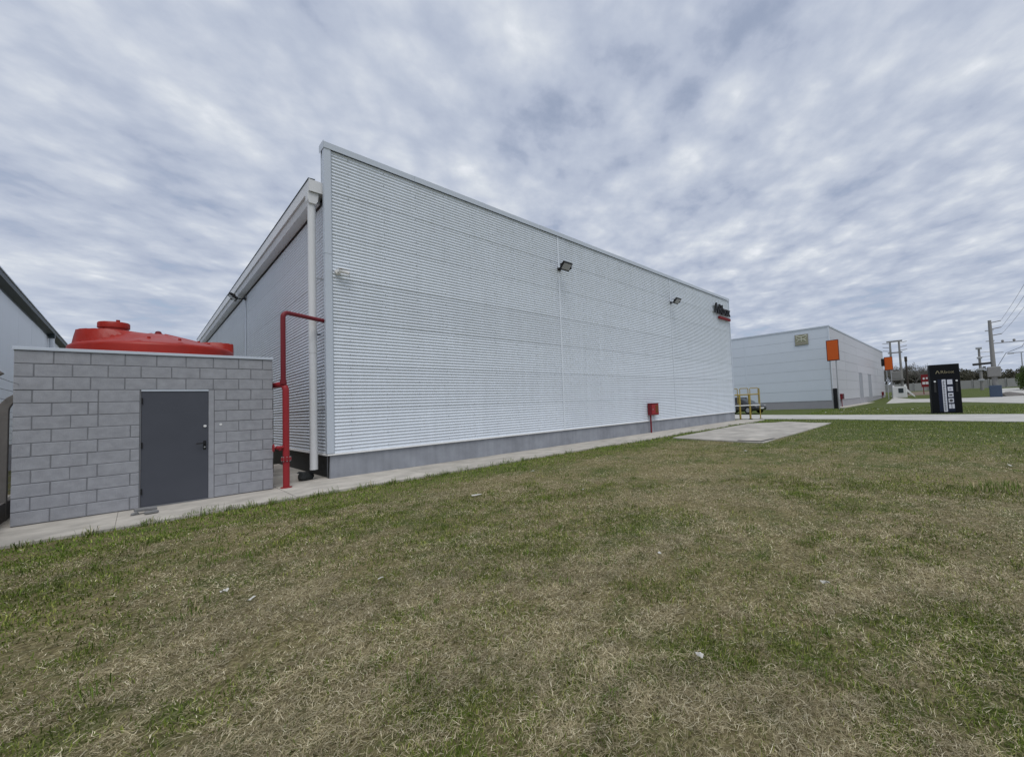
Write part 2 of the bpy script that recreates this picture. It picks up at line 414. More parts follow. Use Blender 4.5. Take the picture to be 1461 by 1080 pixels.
# roof: shallow pitch from the eave
wl(MB().prism([(2.62, 6.80), (13.8, 7.42), (24.6, 7.0), (24.6, 6.94), (13.8, 7.36), (2.62, 6.74)], YF+0.24, YB+0.2, 'y')).build('roof', M_clad, wh)
# plinth
wl(MB().box(X0+0.03, X1-0.02, YF+0.02, YF+0.25, -0.2, 0.515)).build('plinth', M_plinth, wh, bevel=0.006)
wl(MB().box(X0+0.045, X0+0.25, YF+0.26, YB, -0.2, 0.50)).build('bitumen_plinth', M_tar, wh)
# drip flashing under the sheets
wl(MB().prism([(YF-0.03, 0.520), (YF-0.026, 0.548), (YF+0.03, 0.560), (YF+0.05, 0.528)], X0-0.03, X1, 'x')).build('drip_flashing', M_white, wh)
wl(MB().prism([(X0-0.03, 0.512), (X0-0.026, 0.542), (X0+0.02, 0.555), (X0+0.04, 0.515)], YF+0.07, YB, 'y')).build('drip_flashing', M_white, wh)
# corner flashing, in two lengths with a lap joint
def corner(z0, z1, pr):
    t = 0.004
    return wl(MB().prism([(X0-0.035-pr, YF+0.10), (X0-0.035-pr, YF-0.022-pr), (X0+0.095, YF-0.022-pr), (X0+0.115, YF-0.004), (X0+0.11, YF+0.002), (X0+0.09, YF-0.012), (X0-0.022, YF-0.012), (X0-0.022, YF+0.10)], z0, z1, 'z'))
corner(0.562, 5.20, 0.0).build('corner_flashing', M_trim, wh)
corner(5.16, 7.66, 0.004).build('corner_flashing', M_trim, wh)
# parapet return towards the gutter and its closing strip
wl(MB().box(X0-0.010, X0+0.05, YF+0.10, YF+0.26, 6.60, 7.70)).build('parapet_return', M_clad, wh)
wl(MB().box(X0-0.020, X0+0.07, YF+0.263, YF+0.30, 6.62, 7.72)).build('return_flashing', M_trim, wh)
# parapet cap, in lengths
caps = [X0-0.045] + [4.84, 7.01, 9.2, 11.4, 13.6, 15.8, 18.0, 20.2, 22.4] + [X1+0.02]
for i in range(len(caps)-1):
    pr = 0.003*(i % 2)
    wl(MB().prism([(YF-0.040-pr, 7.655), (YF-0.040-pr, 7.80+pr), (YF+0.31, 7.825+pr), (YF+0.31, 7.725), (YF+0.302, 7.725), (YF+0.302, 7.813), (YF-0.030, 7.79), (YF-0.030, 7.655)], caps[i]+0.002, caps[i+1]-0.002, 'x')).build('parapet_cap', M_trim, wh)
wl(MB().box(X0-0.049, X0-0.0455, YF-0.041, YF+0.312, 7.64, 7.826)).build('cap_end', M_trim, wh)
# vertical cover strips over the sheet joints
for x in (10.06, 17.72):
    wl(MB().prism([(x-0.034, YF+0.004), (x-0.028, YF-0.003), (x+0.028, YF-0.003), (x+0.034, YF+0.004)], 0.56, 7.65, 'z')).build('cover_strip', M_clad, wh)
wl(MB().prism([(X0-0.002, 21.51), (X0-0.018, 21.53), (X0-0.018, 21.61), (X0-0.002, 21.63)], 0.56, 6.40, 'z')).build('cover_strip', M_trim, wh)
wl(MB().box(X1-0.07, X1+0.012, YF-0.02, YF+0.25, 0.54, 7.65)).build('corner_flashing', M_trim, wh)
# screw heads
b = MB()
for x in np.arange(3.27, 24.6, 0.80):
    for z in np.arange(0.548+PER*1.25, 7.6, PER*4):
        b.cyl((x-X0, 0.004, z), (x-X0, -0.007, z), 0.009, 0.008, 6)
stuff(b.build('screw_heads', M_joint, wh))
# box gutter
wl(MB().prism([(2.52, 6.60), (2.52, 6.87), (2.545, 6.87), (2.545, 6.63), (2.82, 6.63), (2.82, 6.60)], 10.99, YB+0.2, 'y')).build('gutter', M_gut, wh)
wl(MB().prism([(2.515, 6.595), (2.515, 6.872), (2.80, 6.86), (2.80, 6.595)], 10.965, 10.987, 'y')).build('gutter_end', M_gut, wh)
wl(MB().prism([(2.505, 6.876), (2.505, 6.890), (2.64, 6.90), (2.64, 6.89)], 10.97, YB+0.2, 'y')).build('roof_edge', M_dkgut, wh)
wl(MB().prism([(2.60, 6.44), (2.56, 6.592), (2.79, 6.592), (2.79, 6.44)], 11.22, YB+0.1, 'y')).build('soffit', M_gut, wh)
# downpipe with outlet box
dp = wl(MB().tube([(2.60, 11.12, 6.34), (2.60, 11.12, 0.22)], 0.077, 20)).build('downpipe', M_gut, wh, smooth=True)
wl(MB().tube([(2.60, 11.12, 3.02), (2.60, 11.12, 2.86)], 0.081, 20)).build('coupling', M_gut, dp, smooth=True)
for z in (1.6, 4.6):
    wl(MB().box(2.59, 2.81, 11.10, 11.14, z, z+0.03)).build('bracket', M_steel, dp)
wl(MB().prism([(2.50, 6.594), (2.505, 6.40), (2.535, 6.33), (2.665, 6.33), (2.70, 6.40), (2.72, 6.594)], 11.01, 11.21, 'y')).build('outlet_box', M_gut, wh, bevel=0.004)
# hose tap on the side wall
tp = wl(MB().tube([(2.82, 11.46, 3.36), (2.70, 11.46, 3.36), (2.66, 11.46, 3.33), (2.66, 11.46, 3.24)], 0.018, 8)).build('tap', M_black, wh, smooth=True)
wl(MB().cyl((2.72, 11.46, 3.38), (2.72, 11.46, 3.44), 0.012)).build('tap_handle', M_black, tp)
# bitumen lap strip at the corner
wl(MB().prism([(10.87, 0.505), (10.96, 0.505), (11.02, -0.02), (10.96, -0.02)], X0+0.020, X0+0.0445, 'x')).build('bitumen_strip', M_tar, wh)

# ------------------------------------------------------------------ floodlights, camera, cabinet, letters
def floodlight(label, loc, rz):
    f = thing('floodlight', label, 'floodlight', loc, rz, 'black floodlights on the warehouse walls'); f.scale = (0.82, 0.82, 0.82)
    MB().box(-0.10, 0.10, -0.02, 0.0, -0.06, 0.06).build('wall_plate', M_black, f)
    MB().tube([(0, -0.02, 0), (0.0, -0.22, -0.02), (0.02, -0.40, -0.05)], 0.028, 8).build('arm', M_black, f, smooth=True)
    R = Matrix.Rotation(math.radians(46), 4, 'X')
    def tilt(b, o=(0, -0.44, 0.03)):
        b.v = [tuple(R @ Vector(v) + Vector(o)) for v in b.v]; return b
    h = tilt(MB().box(-0.27, 0.27, -0.05, 0.03, -0.20, 0.20)).build('housing', M_black, f, bevel=0.012)
    tilt(MB().box(-0.22, 0.22, -0.058, -0.048, -0.14, 0.15)).build('glass', M_lens, h)
    b = MB()
    for k in range(7): b.box(-0.22+k*0.07, -0.205+k*0.07, 0.03, 0.07, -0.16, 0.16)
    tilt(b).build('cooling_fins', M_black, h)
    MB().box(-0.29, -0.275, -0.50, -0.38, -0.06, 0.10).build('bracket', M_black, f)
    MB().box(0.275, 0.29, -0.50, -0.38, -0.06, 0.10).build('bracket', M_black, f)
    return f
fl = floodlight('black floodlight on the joint strip near the middle of the long corrugated wall', (10.06, YF-0.02, 6.42), 0)
dup(fl, (17.72, YF-0.02, 6.42), 0, 'smaller looking black floodlight on the joint strip nearer the black wall letters')
dup(fl, (X0-0.02, 21.57, 6.28), -PI/2, 'dark floodlight under the gutter on the shaded side wall')
sc = thing('security_camera', 'small white bullet camera on the corrugated wall by the near corner', 'camera', (3.02, YF-0.01, 4.76))
MB().cyl((0, 0, 0), (0, -0.05, 0), 0.065, 0.06, 16).build('mount', M_white, sc, smooth=True)
MB().tube([(0, -0.05, 0), (0.0, -0.10, -0.01), (0.03, -0.12, -0.005)], 0.02, 8).build('arm', M_white, sc, smooth=True)
h = MB().tube([(0.0, -0.12, 0.01), (0.20, -0.15, -0.025)], 0.042, 14).build('housing', M_white, sc, smooth=True)
MB().tube([(0.196, -0.1495, -0.0245), (0.206, -0.151, -0.026)], 0.034, 14).build('lens', M_black, h)
MB().box(-0.03, 0.215, -0.185, -0.105, 0.052, 0.060).build('sun_shield', M_white, h)

hc = thing('hydrant_cabinet', 'red fire hydrant cabinet with a pipe below on the long corrugated wall', 'cabinet', (15.52, YF-0.02, 0)); hc.scale = (0.92, 0.92, 0.97)
MB().box(-0.33, 0.33, -0.22, 0.0, 0.82, 1.37).build('body', M_redd, hc, bevel=0.008)
hd = MB().box(-0.29, 0.29, -0.236, -0.221, 0.86, 1.33).build('door', M_red, hc, bevel=0.003)
MB().box(0.02, 0.25, -0.242, -0.2365, 0.92, 1.28).build('window', mat('amber_pane', (0.16, 0.05, 0.015), 0.2), hd)
MB().box(-0.24, -0.20, -0.255, -0.2365, 1.06, 1.12).build('latch', M_steel, hd)
MB().box(-0.34, 0.34, -0.25, 0.0, 1.371, 1.39).build('hood', M_redd, hc)
MB().cyl((-0.24, -0.1, 0.0), (-0.24, -0.1, 0.82), 0.04).build('pipe', M_redd, hc, smooth=True)

ws = thing('wall_sign', 'black raised letters reading ARbox with red line below at the far wall top', 'sign', (22.45, YF-0.02, 6.58))
xx = 0.0
A = [(0.0, 0.0), (0.24, 0.62), (0.36, 0.62), (0.60, 0.0), (0.47, 0.0), (0.30, 0.47), (0.13, 0.0)]
MB().prism([(x*0.88, z) for x, z in A], -0.15, -0.06, 'y').build('letter', M_black, ws)
for ch, x in (('R', 0.55), ('b', 0.98), ('o', 1.36), ('x', 1.75)):
    text_mb(ch, 0.86, 0.045, x, -0.105, 0.0, sx=0.95 if ch != 'R' else 0.88).build('letter', M_black, ws)
MB().box(0.0, 2.2, -0.06, 0.0, 0.10, 0.14).build('mounting_rail', M_steel, ws)
MB().box(0.0, 2.2, -0.06, 0.0, 0.42, 0.46).build('mounting_rail', M_steel, ws)
b = MB()
for k in range(9): b.box(0.62+k*0.175, 0.62+k*0.175+0.125, -0.14, -0.02, -0.28, -0.13)
b.build('red_lettering', M_redsign, ws)

# ------------------------------------------------------------------ block shed
SX0, SX1, SY, SH = -1.21, 1.79, 10.58, 2.60
sh = thing('block_shed', 'low grey concrete block shed with a slate grey metal door', 'shed', (SX0, SY, 0))
BL, BH, J = 0.355, 0.20, 0.011
bmesh_cache = {}
def block(wd_, hgt=BH):
    k = (round(wd_, 2), random.randrange(2))
    if k not in bmesh_cache:
        b = MB().box(0, wd_-J, 0, 0.10, 0, hgt-J)
        me = b.mesh('block', M_block, bevel=0.005)
        for v in me.vertices: v.co.x += random.uniform(-0.0012, 0.0012); v.co.z += random.uniform(-0.0012, 0.0012); v.co.y += random.uniform(-0.001, 0.001)
        bmesh_cache[k] = me
    return bmesh_cache[k]
DX0, DX1, DZ = 1.235, 2.095, 2.0      # door opening, shed-local
def run(z, cutsx):
    for a, c in zip(cutsx[:-1], cutsx[1:]):
        if c-a < 0.03: continue
        o = link('block', block(c-a), sh, (a+J/2, random.uniform(-0.0025, 0.0025), z+J/2))
        o.rotation_euler = (0, 0, random.uniform(-0.002, 0.002))
Wd = SX1-SX0
for r in range(13):
    z = r*BH; odd = (12-r) % 2
    base = [0.0] + [BL*(k+(0.5 if odd else 1.0)) for k in range(9)]
    base = [x for x in base if x < Wd-0.05] + [Wd]
    if z >= DZ-0.001: run(z, base); continue
    L_ = [0.0, 0.17, 0.52, 0.79, DX0] if odd else [0.0, 0.345, 0.69, 0.79 if r == 8 else 1.13, DX0]
    run(z, L_)
    R_ = [DX1+0.045] + [x for x in base if x > DX1+0.12]
    run(z, R_)
# mortar core behind the block faces (recessed joints)
MB().box(0.006, DX0-0.002, 0.006, 0.16, 0, DZ).build('mortar', M_mortar, sh)
MB().box(DX1+0.048, Wd-0.006, 0.006, 0.16, 0, DZ).build('mortar', M_mortar, sh)
MB().box(0.006, Wd-0.006, 0.006, 0.16, DZ+0.002, SH-0.002).build('mortar', M_mortar, sh)
# side walls in blocks too
SD = 2.3
for side in (0, 1):
    for r in range(13):
        z = r*BH; odd = r % 2; y = 0.105
        ys = [y] + [y+BL*(k+(0.5 if odd else 1.0)) for k in range(7)]; ys = [q for q in ys if q < SD-0.06] + [SD]
        for a, c in zip(ys[:-1], ys[1:]):
            o = link('block', block(c-a), sh, (Wd if side else 0.0, (a+J/2) if side else (c-J/2), z+J/2))
            o.rotation_euler = (0, 0, PI/2 if side else -PI/2)
    MB().box(0.006 if not side else Wd-0.16, 0.16 if not side else Wd-0.006, 0.162, SD, 0, SH-0.002).build('mortar', M_mortar, sh)
MB().box(0.0, Wd, SD+0.001, SD+0.12, 0, SH).build('rear_wall', M_block, sh)
MB().box(0.02, Wd-0.02, 0.12, SD, SH-0.08, SH-0.02).build('roof', M_conc, sh)
# metal coping on the front and sides
MB().box(-0.012, Wd+0.012, -0.022, 0.16, SH+0.003, SH+0.052).build('coping', M_trim, sh, bevel=0.004)
MB().box(-0.012, 0.16, 0.163, SD+0.13, SH+0.003, SH+0.05).build('coping', M_trim, sh)
MB().box(Wd-0.16, Wd+0.012, 0.163, SD+0.13, SH+0.003, SH+0.05).build('coping', M_trim, sh)
# door
dr = MB().box(DX0+0.012, DX1-0.03, 0.008, 0.055, 0.012, DZ-0.028).build('door', M_door, sh, bevel=0.003)
MB().box(DX0+0.001, DX0+0.010, -0.001, 0.10, 0, DZ-0.002).build('door_frame', M_mortar, sh)
MB().box(DX1-0.028, DX1+0.044, 0.002, 0.10, 0, DZ-0.002).build('door_frame', M_block, sh)
MB().box(DX0+0.011, DX1-0.029, -0.002, 0.10, DZ-0.026, DZ+0.001).build('door_frame', M_trim, sh)
MB().box(DX0+0.011, DX1-0.029, -0.02, 0.10, -0.004, 0.010).build('threshold', M_mortar, sh)
hp = MB().box(DX1-0.098, DX1-0.060, -0.002, 0.0079, 0.90, 1.06).build('handle_plate', M_black, dr, bevel=0.002)
MB().tube([(DX1-0.079, 0.0, 1.02), (DX1-0.079, -0.045, 1.02), (DX1-0.10, -0.052, 1.02), (DX1-0.19, -0.05, 1.018)], 0.011, 8).build('handle', M_black, dr, smooth=True)
MB().cyl((DX1-0.079, -0.003, 0.945), (DX1-0.079, -0.012, 0.945), 0.012).build('keyhole', M_steel, dr)
MB().cyl((DX1-0.075, 0.007, 1.33), (DX1-0.075, -0.004, 1.33), 0.022, n=14).build('lock_plate', M_white, dr)
for z in (0.22, 1.0, 1.76): MB().cyl((DX0+0.020, 0.0, z), (DX0+0.020, 0.0, z+0.10), 0.011).build('hinge', M_black, dr)
MB().cyl((DX1+0.135, 0.0, 1.345), (DX1+0.135, -0.005, 1.345), 0.02, n=10).build('paint_daub', M_white, sh)

# ------------------------------------------------------------------ red water tank behind the shed
TX, TY = 0.30, 14.15
tk = thing('water_tank', 'red plastic water tank with a lidded turret rising behind the grey shed', 'tank', (TX, TY, 0.10))
MB().box(-1.42, 1.42, -1.42, 1.42, -0.15, -0.001).build('base_slab', M_conc, tk)
def tank_body():
    n, R = 96, 1.30
    prof = [(R, 0.0)] + [(R - 0.02*(1 if k % 2 else 0), 0.3+0.3*k) for k in range(8)] + [(R, 2.72), (R, 2.98), (R-0.012, 3.02), (R-0.045, 3.05)]
    for k in range(1, 13):
        t = k/12; prof.append(((R-0.045)*(1-t)+0.05*t, 3.05+0.37*t**0.9))
    b = MB(); vs = []; fs = []
    def lift(x, y, z, r):
        if z < 2.95: return z
        # manhole turret on the left, blended down to the cone
        dx, dy = x+0.66, y+0.05; q = math.hypot(dx, dy)
        ts = min(max((0.57-q)/0.05, 0), 1); ts = ts*ts*(3-2*ts)
        tl = min(max((1.02-q)/0.66, 0), 1); tl = tl*tl*(3-2*tl)
        f = min(max((dx+0.15)/0.55, 0), 1); f = f*f*(3-2*f)
        t = ts*(1-f)+tl*f
        z1 = 3.37 + 0.05*max(0, 1-q/0.5)
        zz = z + (z1-z)*t if z1 > z else z
        # shoulder block on the right
        dx, dy = x-1.02, y-0.18; q2 = math.hypot(dx*1.0, dy)
        t = min(max((0.40-q2)/0.08, 0), 1); t = t*t*(3-2*t)
        return zz + max(0, (3.28-zz))*t
    ang = np.linspace(0, 2*PI, n, endpoint=False)
    # refine the radial steps on the top for the turrets
    fine = []
    for i in range(len(prof)-1):
        (r0_, z0_), (r1_, z1_) = prof[i], prof[i+1]; k = 4 if z0_ >= 3.0 else 1
        fine += [(r0_+(r1_-r0_)*j/k, z0_+(z1_-z0_)*j/k) for j in range(k)]
    fine.append(prof[-1])
    for r, z in fine:
        for a in ang:
            x, y = r*math.cos(a), r*math.sin(a)
            # radial ribs on the cone
            zr = z + (0.018 if z > 3.06 and r > 0.15 and abs(((a/(2*PI)*12) % 1)-0.5) < 0.10 else 0)
            vs.append((x, y, lift(x, y, zr, r)))
    for i in range(len(fine)-1):
        for j in range(n): fs.append((i*n+j, i*n+(j+1) % n, (i+1)*n+(j+1) % n, (i+1)*n+j))
    fs.append(tuple((len(fine)-1)*n+j for j in range(n)))
    return b.add(vs, fs)
tank_body().build('body', M_tank, tk, smooth=True)
MB().lathe([(0.215, 3.38), (0.215, 3.45), (0.235, 3.455), (0.235, 3.56), (0.22, 3.58), (0.10, 3.59)], (-0.66, -0.08), 32).build('lid', M_tank, tk, smooth=True)
MB().cyl((-0.60, -0.2, 3.58), (-0.60, -0.2, 3.63), 0.03).build('lid_knob', M_tank, tk)
MB().lathe([(0.05, 3.38), (0.055, 3.43), (0.045, 3.465), (0.015, 3.48)], (0, 0), 16).build('vent_knob', M_redd, tk, smooth=True)
for a in (-2.2, -1.75, -1.2, -0.75, -0.3):
    x, y = 0.86*math.cos(a), 0.86*math.sin(a)
    MB().cyl((x, y, 3.11), (x, y, 3.215), 0.035, 0.025, 10).build('lug', M_tank, tk)

# ------------------------------------------------------------------ red fire pipes between shed and warehouse
fp = thing('fire_pipe', 'red fire main riser with valve standing between shed and downpipe', 'pipe', (1.975, 10.45, 0))
def arc(p, a, b_, r, n=6):
    """bend through corner p from direction a to direction b_"""
    p, a, b_ = Vector(p), Vector(a).normalized(), Vector(b_).normalized()
    s0, s1 = p - a*r, p + b_*r; o = s0 + b_*r
    return [tuple(o + (s0-o)*math.cos(q) + (s1-o)*math.sin(q)) for q in [PI/2*k/n for k in range(n+1)]]
MB().tube([(0, 0, -0.06)] + arc((0, 0, 2.10), (0, 0, 1), (-0.45, 0.9, 0), 0.13) + [(-0.28, 0.95, 2.10)], 0.055, 18).build('riser', M_red, fp, smooth=True)
MB().tube([(-0.035, 0.02, 2.12)] + arc((-0.035, 0.02, 3.60), (0, 0, 1), (0.86, 0.5, 0), 0.11) + [(0.84, 0.53, 3.60)], 0.044, 16).build('branch_pipe', M_redd, fp, smooth=True)
MB().cyl((-0.035, 0.02, 2.10), (-0.035, 0.02, 2.19), 0.056, n=16).build('coupling', M_redd, fp)
for z in (0.55, 0.585): MB().cyl((0, 0, z), (0, 0, z+0.026), 0.085, n=20).build('flange', M_red, fp)
b = MB()
for k in range(8): b.cyl((0.072*math.cos(k*PI/4), 0.072*math.sin(k*PI/4), 0.53), (0.072*math.cos(k*PI/4), 0.072*math.sin(k*PI/4), 0.63), 0.008, n=6)
b.build('bolts', M_steel, fp)
MB().cyl((0, 0, -0.03), (0, 0, 0.015), 0.095, n=20).build('base_collar', M_red, fp)
v = MB().cyl((-0.05, -0.005, 0.82), (-0.165, -0.02, 0.82), 0.034, n=14).build('valve', M_red, fp, smooth=True)
MB().cyl((-0.10, -0.012, 0.82), (-0.10, -0.012, 0.76), 0.03, n=12).build('valve_bonnet', M_redd, v)
wheel = [(-0.205, -0.02+0.07*math.cos(k*PI/8), 0.82+0.07*math.sin(k*PI/8)) for k in range(17)]
hb = MB().tube(wheel, 0.011, 6); hb.cyl((-0.165, -0.02, 0.82), (-0.21, -0.02, 0.82), 0.014)
for k in range(3):
    a = k*PI/3; hb.cyl((-0.205, -0.02-0.07*math.cos(a), 0.82-0.07*math.sin(a)), (-0.205, -0.02+0.07*math.cos(a), 0.82+0.07*math.sin(a)), 0.008, n=6)
hb.build('handwheel', M_red, v, smooth=True)

kb = thing('concrete_kerb', 'grey concrete kerb block in the gap behind the red riser', 'kerb', (2.25, 12.3, 0))
MB().box(-0.42, 0.30, -1.1, 2.0, -0.02, 0.16).build('kerb_block', M_conc, kb, bevel=0.01)
gp = thing('grey_post', 'dark grey concrete post in the gap between shed and corrugated wall', 'post', (1.97, 12.2, 0))
MB().box(-0.09, 0.09, -0.08, 0.08, -0.05, 2.14).build('post', M_dconc, gp, bevel=0.008)
MB().tube([(-0.4, -0.1, 2.18), (0.12, -0.1, 2.18)], 0.03, 8).build('white_pipe', M_white, gp, smooth=True)
def lump(name, mt, r, seed, flat=0.6):
    R_ = random.Random(seed); bm = bmesh.new(); bmesh.ops.create_icosphere(bm, subdivisions=2, radius=1)
    for v in bm.verts:
        k = 1 + R_.uniform(-0.16, 0.16); v.co = Vector((v.co.x*r[0]*k, v.co.y*r[1]*k, max(v.co.z, -flat)*r[2]*k))
    me = bpy.data.meshes.new(name); bm.to_mesh(me); bm.free(); me.materials.append(mt); return me
tag(link('splash_block', lump('splash_block', M_tar, (0.17, 0.20, 0.13), 5), None, (2.45, 11.28, 0.07)), 'black lump under the foot of the white downpipe', 'splash block')

def rubble(loc, r, rz, seed, label):
    o = link('rubble', lump('rubble', M_stone, r, seed, 0.5), None, loc); o.rotation_euler = (0, 0, rz)
    return tag(o, label, 'rubble', 'rubble bits on the paving by the slate door')
b = MB().box(-0.12, 0.12, -0.05, 0.05, 0, 0.045); o = b.build('rubble', M_stone, None, bevel=0.008); o.location = (0.09, 9.98, 0.03); o.rotation_euler = (0.05, 0.06, 0.15)
tag(o, 'long broken block piece on the paving, resting behind the shorter piece', 'rubble', 'rubble bits on the paving by the slate door')
b = MB().box(-0.075, 0.075, -0.045, 0.045, 0, 0.045); o = b.build('rubble', M_stone, None, bevel=0.012); o.location = (0.15, 9.80, -0.004); o.rotation_euler = (0, 0, 0.2)
tag(o, 'short broken block piece on the paving, nearest the grass by the door', 'rubble', 'rubble bits on the paving by the slate door')
rubble((-0.02, 9.92, 0.01), (0.05, 0.04, 0.035), 0.3, 9, 'small round rubble bit left of the broken block pieces')

# ------------------------------------------------------------------ wire fence at the far left
wf = thing('wire_fence', 'wire fence on bent topped concrete posts left of the shed', 'fence', (-1.40, 11.5, 0))
for k, y in enumerate((-6.0, -3.0, 0.0, 3.0, 6.0, 9.0, 12.0)):
    b = MB(); pts = [(0, 1.70), (0.02, 1.82), (0.09, 1.93), (0.20, 2.02), (0.36, 2.14), (0.42, 2.08), (0.26, 1.95), (0.155, 1.86), (0.115, 1.76), (0.11, 1.70), (0.11, -0.05), (0, -0.05)]
    b.prism([(x-0.05, z) for x, z in pts], y-0.05, y+0.05, 'y'); b.build('post', M_dconc, wf, bevel=0.006)
for x, z in ((0.24, 2.09), (0.13, 2.01), (0.03, 1.90)) + tuple((-0.03, 1.72-0.12*k) for k in range(12)):
    MB().tube([(x, y, z-0.006*math.sin((y+6)/3*PI)**2) for y in np.arange(-6.0, 12.1, 1.5)], 0.0035, 5).build('wire', M_wire, wf)
MB().box(-0.03, 0.05, -6, 12, -0.06, 0.28).build('base_board', M_dconc, wf)

# ------------------------------------------------------------------ neighbour building on the left
NX, NY0, NY1, NZ = -3.0, 12.0, 60.0, 6.10
nb = thing('neighbour_shed', 'pale panel building with dark gutter at the left edge behind the shed', 'building', (NX, NY0, 0))
for i in range(16):
    y0 = i*3.0
    MB().box(-0.12, random.uniform(0, 0.004), y0+0.006, y0+2.994, 0.9, NZ).build('wall_panel', M_wallL, nb)
MB().box(-0.20, -0.02, 0, 48, -0.1, 0.9).build('plinth', M_plinth2, nb)
MB().box(-0.20, -0.13, 0, 48, 0.9, NZ).build('wall_core', M_joint, nb)
MB().prism([(0.0, NZ-0.05), (0.0, NZ+0.02), (0.22, NZ+0.08), (0.22, NZ+0.26), (0.20, NZ+0.26), (0.20, NZ+0.10), (0.02, NZ+0.06)], 0, 48.2, 'y').build('gutter', M_dkgut, nb)
MB().prism([(-0.4, NZ+0.32), (0.25, NZ+0.262), (0.25, NZ+0.30), (-14, NZ+2.4), (-14, NZ+2.3)], -0.2, 48.4, 'y').build('roof', M_clad, nb)
dq = MB().tube([(0.13, 22.6, NZ+0.06), (0.13, 22.6, 0.1)], 0.09, 12).build('downpipe', M_wallL, nb, smooth=True)
MB().box(0.03, 0.23, 22.45, 22.75, NZ-0.14, NZ+0.08).build('outlet_box', M_dkgut, nb)

# ------------------------------------------------------------------ second warehouse
BX, BY, BT = 44.83, 9.36, 8.10
b2 = thing('panel_warehouse', 'pale blue grey panel warehouse beyond the driveway', 'warehouse', (BX, BY, 0))
Lx, Ly = 38.5, 34.0
MB().box(0.045, Lx-0.1, 0.045, Ly, 0.745, BT-0.12).build('wall_core', mat('grey_panel_joint', (0.26, 0.27, 0.29), 0.7), b2)
rowh = (BT-0.75)/7
for r in range(7):
    z0, z1 = 0.75+r*rowh+0.008, 0.75+(r+1)*rowh-0.008
    for y0, y1 in ((0.10, 8.63), (8.69, 17.2), (17.26, 25.8), (25.86, Ly)):
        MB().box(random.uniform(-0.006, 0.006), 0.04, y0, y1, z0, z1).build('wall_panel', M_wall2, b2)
    for x0, x1 in ((0.10, 7.0), (7.03, 14.0), (14.03, 23.8), (23.83, 31.0), (31.03, Lx)):
        if z0 < 3.3:                                    # leave the two tall doors open in the lower rows
            segs = [(x0, x1)]
            for d0, d1 in ((14.6, 17.2), (21.5, 24.4)):
                segs = [q for s in segs for q in ((s[0], min(s[1], d0)), (max(s[0], d1), s[1])) if q[1]-q[0] > 0.05]
        else: segs = [(x0, x1)]
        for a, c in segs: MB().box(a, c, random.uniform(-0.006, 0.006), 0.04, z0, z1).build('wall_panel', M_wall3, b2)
for y in (8.66, 17.23, 25.83): MB().box(-0.02, 0.05, y-0.07, y+0.07, 0.75, BT).build('cover_strip', M_wall2, b2)
MB().box(-0.03, 0.095, -0.03, 0.095, 0.76, BT).build('corner_flashing', M_wall2, b2)
MB().box(0.03, 0.11, 0.04, Ly, -0.3, 0.74).build('plinth', M_plinth2, b2)
for a, c in ((0.12, 14.6), (17.2, 21.5), (24.4, Lx)):
    MB().box(a, c, 0.03, 0.112, -0.3, 0.74).build('plinth', M_plinth2, b2)
MB().box(0.0, Lx, -0.9, 0.02, -0.2, 0.03).build('kerb', M_conc, b2)
for d0, d1 in ((14.6, 17.2), (21.5, 24.4)):
    q = MB().box(d0+0.1, d1-0.1, 0.028, 0.043, 0.0, 3.95).build('roller_door', mat('grey_roller_door', (0.30, 0.315, 0.345), 0.6), b2)
    MB().box(d0+0.2, d1-0.2, 0.015, 0.0279, 0.0, 0.75).build('kick_panel', M_plinth2, q)
    MB().box(d0, d0+0.1, -0.02, 0.12, 0.0, 4.0).build('door_frame', M_wall3, b2)
    MB().box(d1-0.1, d1, -0.02, 0.12, 0.0, 4.0).build('door_frame', M_wall3, b2)
    MB().box(d0+0.1, d1-0.1, -0.02, 0.12, 3.95, 4.05).build('door_frame', M_wall3, b2)
MB().box(-0.05, Lx, -0.05, 0.2, BT+0.002, BT+0.14).build('parapet_cap', M_trim, b2)
MB().box(-0.05, 0.2, 0.2, Ly, BT+0.002, BT+0.14).build('parapet_cap', M_trim, b2)
MB().box(0.2, Lx-0.1, 0.2, Ly, BT-0.4, BT-0.119).build('roof', M_trim, b2)
MB().cyl((31.0, 2.0, BT-0.15), (31.0, 2.0, BT+1.1), 0.10).build('roof_vent', M_steel, b2)
MB().cyl((31.0, 2.0, BT+1.1), (31.0, 2.0, BT+1.3), 0.22, n=12).build('vent_cowl', M_steel, b2)
for x, lb in ((3.45, 'small dark red hydrant cabinet near the corner of the panel warehouse'), (34.2, 'small dark red hydrant cabinet near the far end of the panel warehouse')):
    q = thing('hydrant_cabinet', lb, 'cabinet', (BX+x, BY-0.02, 0), 0)
    MB().box(-0.42, 0.42, -0.22, 0, 0.80, 1.36).build('body', M_redd, q, bevel=0.01)
    MB().box(-0.34, 0.34, -0.235, -0.221, 0.86, 1.30).build('door', mat('dark_cabinet_door', (0.05, 0.012, 0.02), 0.4), q)
    MB().cyl((-0.28, -0.1, 0), (-0.28, -0.1, 0.8), 0.045).build('pipe', M_redd, q)

